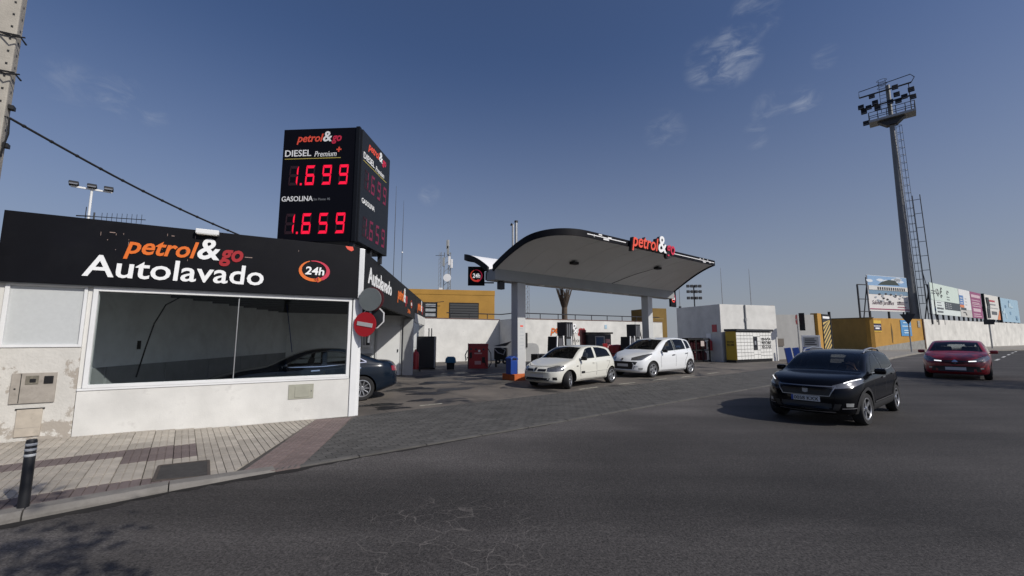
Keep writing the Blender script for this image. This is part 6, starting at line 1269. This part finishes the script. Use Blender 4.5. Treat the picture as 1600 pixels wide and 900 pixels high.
# --- black crossover
S3 = dict(L=4.16, W=.87, f=.84, wb=2.54, rw=.335, paint=bk_p, tumble=.30, spokes=5, twin=True, spw=.022, gap=.06, fprof=[(0, .10), (.3, 0), (.6, 0), (.82, .06), (1.2, .25)],
    top=[(0, .84), (.05, .93), (.25, 1.005), (.6, 1.045), (1.0, 1.075), (1.12, 1.10), (1.4, 1.27), (1.7, 1.43), (1.95, 1.505), (2.3, 1.545), (2.8, 1.55), (3.3, 1.51), (3.7, 1.44), (3.82, 1.32), (3.94, 1.12), (4.06, .98), (4.16, .80)],
    belt=[(0, .76), (.25, .90), (.6, .955), (1.0, .985), (2.0, 1.02), (3.0, 1.06), (3.7, 1.06), (4.05, .92), (4.16, .74)], bot=[(0, .30), (.12, .24), (.5, .22), (3.4, .24), (3.9, .32), (4.16, .40)], wid=[(0, .64), (.06, .73), (.2, .81), (.5, .86), (.9, .87), (3.3, .87), (3.8, .83), (4.06, .75), (4.16, .68)],
    cabin=[(1.32, 1.06), (1.85, 1.41), (2.3, 1.485), (2.9, 1.485), (3.5, 1.40), (3.65, 1.14), (3.4, 1.03), (1.4, .98)], cabw=.60, cowl=1.15, mid=2.2,
    side_glass=[([(1.55, 1.07), (1.72, 1.22), (1.95, 1.38), (2.12, 1.44), (2.32, 1.465)], [(1.52, 1.055), (1.9, 1.06), (2.32, 1.075)]), ([(2.42, 1.468), (2.8, 1.465), (3.15, 1.42), (3.35, 1.37)], [(2.42, 1.08), (2.8, 1.095), (3.40, 1.16)])],
    wind=([(-.58, 1.46), (0, 1.49), (.58, 1.46)], [(-.71, 1.09), (0, 1.115), (.71, 1.09)]), rearw=([(-.52, 1.38), (0, 1.40), (.52, 1.38)], [(-.6, 1.12), (0, 1.12), (.6, 1.12)]), mirror=(1.55, 1.09), plate=(0, .545, '0058 KXX', 0), side_mat=car_glass,
    decals=[('headlight', [(.12, .50, .84), (.4, .70, .93), (.78, .84, .98)], [(.12, .48, .77), (.4, .70, .80), (.78, .84, .90)], R(32), hl), ('grille', [(0, -.50, .80), (0, 0, .80), (0, .50, .80)], [(0, -.40, .63), (0, 0, .62), (0, .40, .63)], 'front', grille, dict(mirror=False)), ('grille_rim', [(0, -.52, .825), (0, 0, .825), (0, .52, .825)], [(0, -.52, .805), (0, 0, .805), (0, .52, .805)], 'front', mat('dull_chrome', (.25, .25, .26), .3, .8), dict(mirror=False, off=.008)), ('grille_rim', [(0, .505, .82), (0, .41, .62)], [(0, .525, .82), (0, .425, .61)], 'front', mat('dull_chrome', (.25, .25, .26), .3, .8), dict(off=.008, rows=1)), ('grille_rim', [(0, -.42, .628), (0, 0, .618), (0, .42, .628)], [(0, -.42, .612), (0, 0, .602), (0, .42, .612)], 'front', mat('dull_chrome', (.25, .25, .26), .3, .8), dict(mirror=False, off=.008)),
        ('emblem', [(0, -.05, .775), (0, .0, .79), (0, .05, .775)], [(0, -.05, .68), (0, 0, .665), (0, .05, .68)], 'front', mat('dull_chrome', (.25, .25, .26), .3, .8), dict(mirror=False, off=.014)), ('lower_intake', [(0, -.6, .47), (0, 0, .47), (0, .6, .47)], [(0, -.55, .34), (0, 0, .33), (0, .55, .34)], 'front', grille, dict(mirror=False)), ('skid_trim', [(0, -.5, .315), (0, 0, .305), (0, .5, .315)], [(0, -.5, .295), (0, 0, .285), (0, .5, .295)], 'front', mat('skid_grey', (.22, .22, .23), .4, .5), dict(mirror=False, off=.01)), ('fog_light', [(0, .66, .49), (0, .76, .49)], [(0, .66, .42), (0, .75, .42)], 'front', fog), ('fog_trim', [(0, .60, .385), (0, .80, .40)], [(0, .60, .370), (0, .80, .385)], 'front', mat('skid_grey', (.22, .22, .23), .4, .5), dict(off=.008)),
        ('wheel_arch', arc(.84, .335, .46, -8, 188), arc(.84, .335, .395, -8, 188), 'side', lowtrim, dict(off=.010, n=22)), ('wheel_arch', arc(3.38, .335, .46, -8, 188), arc(3.38, .335, .395, -8, 188), 'side', lowtrim, dict(off=.010, n=22)), ('sill_cladding', [(1.27, 0, .42), (2.95, 0, .44)], [(1.27, 0, .25), (2.95, 0, .26)], 'side', lowtrim, dict(off=.012)), ('sill_chrome', [(1.35, 0, .452), (2.9, 0, .472)], [(1.35, 0, .432), (2.9, 0, .452)], 'side', mat('dull_chrome', (.25, .25, .26), .3, .8), dict(off=.016)),
        ('window_chrome', [(1.5, 0, 1.052), (2.36, 0, 1.068), (3.1, 0, 1.108), (3.42, 0, 1.165), (3.5, 0, 1.24)], [(1.5, 0, 1.036), (2.36, 0, 1.052), (3.1, 0, 1.09), (3.45, 0, 1.148), (3.53, 0, 1.235)], 'side', chrome, dict(off=.006)), ('door_handle', [(2.12, 0, .93), (2.32, 0, .94)], [(2.12, 0, .90), (2.32, 0, .91)], 'side', chrome, dict(off=.022)), ('door_handle', [(3.0, 0, .97), (3.18, 0, .98)], [(3.0, 0, .94), (3.18, 0, .95)], 'side', bk_p, dict(off=.022))],
    lines=[('door_gap', [(1.48, 0, 1.03), (1.40, 0, .7), (1.42, 0, .42)], 'side', seam), ('door_gap', [(2.38, 0, 1.05), (2.38, 0, .7), (2.34, 0, .42)], 'side', seam), ('door_gap', [(3.30, 0, 1.08), (3.2, 0, .86), (3.02, 0, .64), (2.98, 0, .44)], 'side', seam), ('daylight_strip', [(.30, .62, .885), (.45, .70, .925), (.70, .81, .965)], 'front', hl_on, dict(wdt=.014, off=.012))])
c1_ = Vector((6.47, 7.89, 0)); r1_ = Vector((8.56, 9.53, 0)); ax = (r1_ - c1_).normalized(); lat = Vector((ax.y, -ax.x, 0)); mid = (c1_ + r1_) / 2 - lat * .70
r3, cast3, xo3 = make_car('black_crossover', 'black crossover with lit daylight lamps driving on the road, nearest the camera', (mid.x, mid.y, .004), (-ax.x, -ax.y), S3, R(-4), .97, .92, .895)
for sg in (1, -1):
    rail = [cast3(Vector((xo3 - s, sg * y, 2)), Vector((0, 0, -1)), .0) for s, y in ((1.95, .60), (2.1, .60), (2.6, .60), (3.2, .585), (3.55, .56))]; h = [.0, .055, .07, .06, .0]
    B().tube([p + Vector((0, 0, hh)) for p, hh in zip(rail, h)], [.018, .022, .022, .022, .018], 8).build('roof_rail', alloy, r3, smooth=True)
    B().mbox(Matrix.Translation((xo3 - .80, sg * .845, .93)), .05, .02, .02).build('lamp_glint', hl, r3)
dn = Vector((-ax.x, -ax.y, 0)); dp = mid + dn * (.24) + Vector((dn.y * -1, dn.x, 0)) * .34
head_and_shoulders(None, (dp.x, dp.y, .69), math.atan2(dn.y, dn.x))
# --- red hatchback
S4 = dict(L=4.06, W=.865, f=.82, wb=2.59, rw=.31, paint=rd_p, tumble=.32, spokes=5, spw=.04, fprof=[(0, .10), (.3, 0), (.55, 0), (.78, .07), (1.2, .3)],
    top=[(0, .68), (.05, .77), (.25, .87), (.6, .94), (1.0, 1.0), (1.12, 1.03), (1.4, 1.18), (1.72, 1.33), (2.0, 1.41), (2.4, 1.445), (2.8, 1.435), (3.3, 1.37), (3.62, 1.29), (3.75, 1.1), (3.88, .95), (3.98, .86), (4.06, .68)],
    belt=[(0, .62), (.25, .77), (.6, .86), (1.0, .92), (2.0, .95), (3.0, 1.0), (3.6, 1.0), (3.95, .85), (4.06, .64)], bot=[(0, .24), (.12, .19), (.5, .18), (3.4, .2), (3.8, .27), (4.06, .34)], wid=[(0, .64), (.06, .73), (.2, .81), (.5, .855), (.9, .865), (3.2, .865), (3.7, .83), (3.96, .74), (4.06, .66)],
    cabin=[(1.32, .99), (1.88, 1.32), (2.3, 1.385), (2.8, 1.375), (3.35, 1.28), (3.5, 1.06), (3.3, .97), (1.4, .93)], cabw=.58, cowl=1.15, mid=2.2,
    side_glass=[([(1.55, 1.0), (1.72, 1.14), (1.95, 1.28), (2.12, 1.335), (2.3, 1.36)], [(1.52, .985), (1.9, .985), (2.3, 1.0)]), ([(2.4, 1.36), (2.75, 1.345), (3.1, 1.28), (3.2, 1.22)], [(2.4, 1.005), (2.8, 1.02), (3.25, 1.08)])],
    wind=([(-.57, 1.36), (0, 1.39), (.57, 1.36)], [(-.70, 1.02), (0, 1.045), (.70, 1.02)]), rearw=([(-.5, 1.26), (0, 1.28), (.5, 1.26)], [(-.58, 1.02), (0, 1.02), (.58, 1.02)]), mirror=(1.55, 1.0), plate=(0, .40, '', 0),
    decals=[('headlight', [(.1, .46, .73), (.35, .68, .83), (.7, .82, .88)], [(.1, .44, .65), (.35, .68, .66), (.7, .82, .78)], R(30), hl), ('grille', [(0, -.44, .69), (0, 0, .72), (0, .44, .69)], [(0, -.40, .63), (0, 0, .56), (0, .40, .63)], 'front', grille, dict(mirror=False)), ('lower_intake', [(0, -.58, .49), (0, 0, .50), (0, .58, .49)], [(0, -.62, .30), (0, 0, .29), (0, .62, .30)], 'front', grille, dict(mirror=False)), ('emblem', [(0, -.07, .67), (0, .0, .73), (0, .07, .67)], [(0, -.07, .64), (0, 0, .58), (0, .07, .64)], 'front', chrome, dict(mirror=False, off=.016)), ('daylight_lamp', [(0, .33, .685), (0, .52, .70)], [(0, .33, .655), (0, .52, .67)], 'front', hl_on, dict(off=.014)), ('fog_light', [(0, .60, .45), (0, .68, .45)], [(0, .60, .40), (0, .68, .40)], 'front', fog), ('door_handle', [(2.1, 0, .88), (2.3, 0, .89)], [(2.1, 0, .85), (2.3, 0, .86)], 'side', rd_p, dict(off=.022))],
    lines=[('door_gap', [(1.48, 0, .96), (1.40, 0, .65), (1.42, 0, .27)], 'side', seam), ('door_gap', [(2.36, 0, .98), (2.36, 0, .6), (2.32, 0, .26)], 'side', seam)])
ax = Vector((.755, .656, 0)).normalized(); lat = Vector((ax.y, -ax.x, 0)); fr_ = Vector((17.85, 16.95, 0)); mid = fr_ + ax * 1.30
make_car('red_hatchback', 'dark red hatchback driving towards the camera with lit daylight lamps', (mid.x, mid.y, .004), (-ax.x, -ax.y), S4, 0, 1.08, 1.0, .96)
# --- dark blue saloon in the wash bay
S5 = dict(L=4.85, W=.91, f=.95, wb=2.80, rw=.335, paint=bl_p, tumble=.36, spokes=10, spw=.014, cr=.22, rprof=[(0, .16), (.35, .02), (.55, 0), (.9, .03), (1.1, .10), (1.4, .2)],
    top=[(0, .62), (.05, .70), (.3, .80), (.8, .90), (1.3, .97), (1.42, 1.0), (1.7, 1.14), (2.05, 1.30), (2.35, 1.39), (2.75, 1.44), (3.1, 1.435), (3.5, 1.37), (3.85, 1.25), (4.15, 1.13), (4.35, 1.08), (4.65, 1.065), (4.76, 1.02), (4.85, .80)],
    belt=[(0, .57), (.3, .72), (.8, .83), (1.3, .90), (2.5, .945), (3.5, .99), (4.2, 1.0), (4.7, .96), (4.85, .72)], bot=[(0, .24), (.12, .19), (.5, .18), (4.0, .2), (4.5, .27), (4.85, .36)], wid=[(0, .64), (.06, .74), (.2, .83), (.5, .89), (.9, .91), (3.9, .91), (4.4, .88), (4.72, .79), (4.85, .70)],
    cabin=[(1.62, .96), (2.15, 1.28), (2.6, 1.375), (3.1, 1.375), (3.5, 1.29), (3.9, 1.05), (3.6, .96), (1.7, .92)], cabw=.60, cowl=1.45, mid=2.55,
    side_glass=[([(1.80, .985), (2.05, 1.14), (2.32, 1.27), (2.55, 1.335), (2.72, 1.35)], [(1.78, .97), (2.2, .965), (2.72, .98)]), ([(2.82, 1.35), (3.1, 1.34), (3.45, 1.25), (3.75, 1.11)], [(2.82, .985), (3.3, 1.01), (3.8, 1.06)])],
    wind=([(-.57, 1.35), (0, 1.38), (.57, 1.35)], [(-.70, 1.0), (0, 1.02), (.70, 1.0)]), rearw=([(-.52, 1.31), (0, 1.34), (.52, 1.31)], [(-.62, 1.12), (0, 1.12), (.62, 1.12)]), mirror=(1.85, 1.0),
    decals=[('tail_light', [(4.42, 0, .90), (4.60, .82, .93), (4.80, .60, .93)], [(4.44, 0, .84), (4.60, .82, .80), (4.80, .60, .78)], R(140), tail, dict(off=.006)), ('window_chrome', [(1.74, 0, .985), (2.0, 0, 1.13), (2.30, 0, 1.285), (2.56, 0, 1.355), (2.9, 0, 1.375), (3.2, 0, 1.345), (3.55, 0, 1.23), (3.85, 0, 1.08)], [(1.76, 0, .968), (2.03, 0, 1.115), (2.32, 0, 1.27), (2.57, 0, 1.340), (2.9, 0, 1.36), (3.19, 0, 1.33), (3.53, 0, 1.215), (3.82, 0, 1.066)], 'side', chrome, dict(off=.008, n=26, rows=1)), ('window_chrome', [(1.76, 0, .972), (2.7, 0, .972), (3.85, 0, 1.066)], [(1.76, 0, .952), (2.7, 0, .952), (3.85, 0, 1.046)], 'side', chrome, dict(off=.008, n=18, rows=1)), ('door_handle', [(2.45, 0, .87), (2.66, 0, .88)], [(2.45, 0, .84), (2.66, 0, .85)], 'side', chrome, dict(off=.022)), ('door_handle', [(3.5, 0, .91), (3.7, 0, .92)], [(3.5, 0, .88), (3.7, 0, .89)], 'side', chrome, dict(off=.022)), ('bumper_trim', [(4.55, .5, .48), (4.8, .2, .48)], [(4.55, .5, .44), (4.8, .2, .44)], 'rear', chrome, dict(off=.01))],
    lines=[('door_gap', [(1.70, 0, .95), (1.60, 0, .65), (1.62, 0, .27)], 'side', seam), ('door_gap', [(2.77, 0, .97), (2.77, 0, .6), (2.72, 0, .26)], 'side', seam), ('door_gap', [(3.9, 0, 1.03), (3.7, 0, .85), (3.4, 0, .6), (3.3, 0, .27)], 'side', seam)])
ax = Vector((.90, .436, 0)).normalized(); rwheel = Vector((-3.76, 10.98, 0)); lat = Vector((ax.y, -ax.x, 0)); mid = rwheel - ax * (1.40 * .92 + .12) - lat * .73
make_car('dark_blue_saloon', 'dark blue saloon standing in the wash bay with its tail outside', (mid.x, mid.y, .008), (-ax.x, -ax.y), S5, 0, .92)

# ------------------------------------------------------------------ street trees behind and beside the camera: their shade falls on the road
def tree(loc, label, h, r, seed, nleaf):
    rnd = random.Random(seed); t = thing('street_tree', label, 'tree', loc, rnd.random() * 6, 'street trees on the near side of the road'); B().tube([(0, 0, 0), (.05, .02, h * .4), (.0, .0, h * .75), (.1, 0, h)], [.14, .11, .08, .03], 10).build('trunk', bark, t, smooth=True); bb = B(); lb = B()
    for k in range(9):
        a = k * 2.4; z = h * (.62 + .04 * k); e = Vector((math.cos(a) * r * rnd.uniform(.5, .95), math.sin(a) * r * rnd.uniform(.5, .95), z + rnd.uniform(.2, .8))); bb.tube([(0, 0, z - .3), e * .5 + Vector((0, 0, z * .5 - .1)), e], [.05, .03, .012], 6)
        for j in range(nleaf // 9):
            p = e + Vector((rnd.gauss(0, .34), rnd.gauss(0, .34), rnd.gauss(0, .3))) * r * .62; M = Matrix.Translation(p) @ Matrix.Rotation(rnd.random() * 6, 4, 'Z') @ Matrix.Rotation(rnd.random() * 3, 4, 'X'); lb.poly([tuple(M @ Vector(q)) for q in ((-.07, 0, 0), (0, -.035, .01), (.08, 0, 0), (0, .035, .01))])
    bb.build('limb', bark, t, smooth=True); lb.build('crown', leaf_mat, t, recalc=False)
tree((1.15, -.55, 0), 'street tree behind the viewpoint shading the near road', 5.2, 1.0, 3, 620)
tree((22.6, 11.4, 0), 'street tree beyond the right edge shading the road by the red car', 5.4, 2.0, 5, 4200)
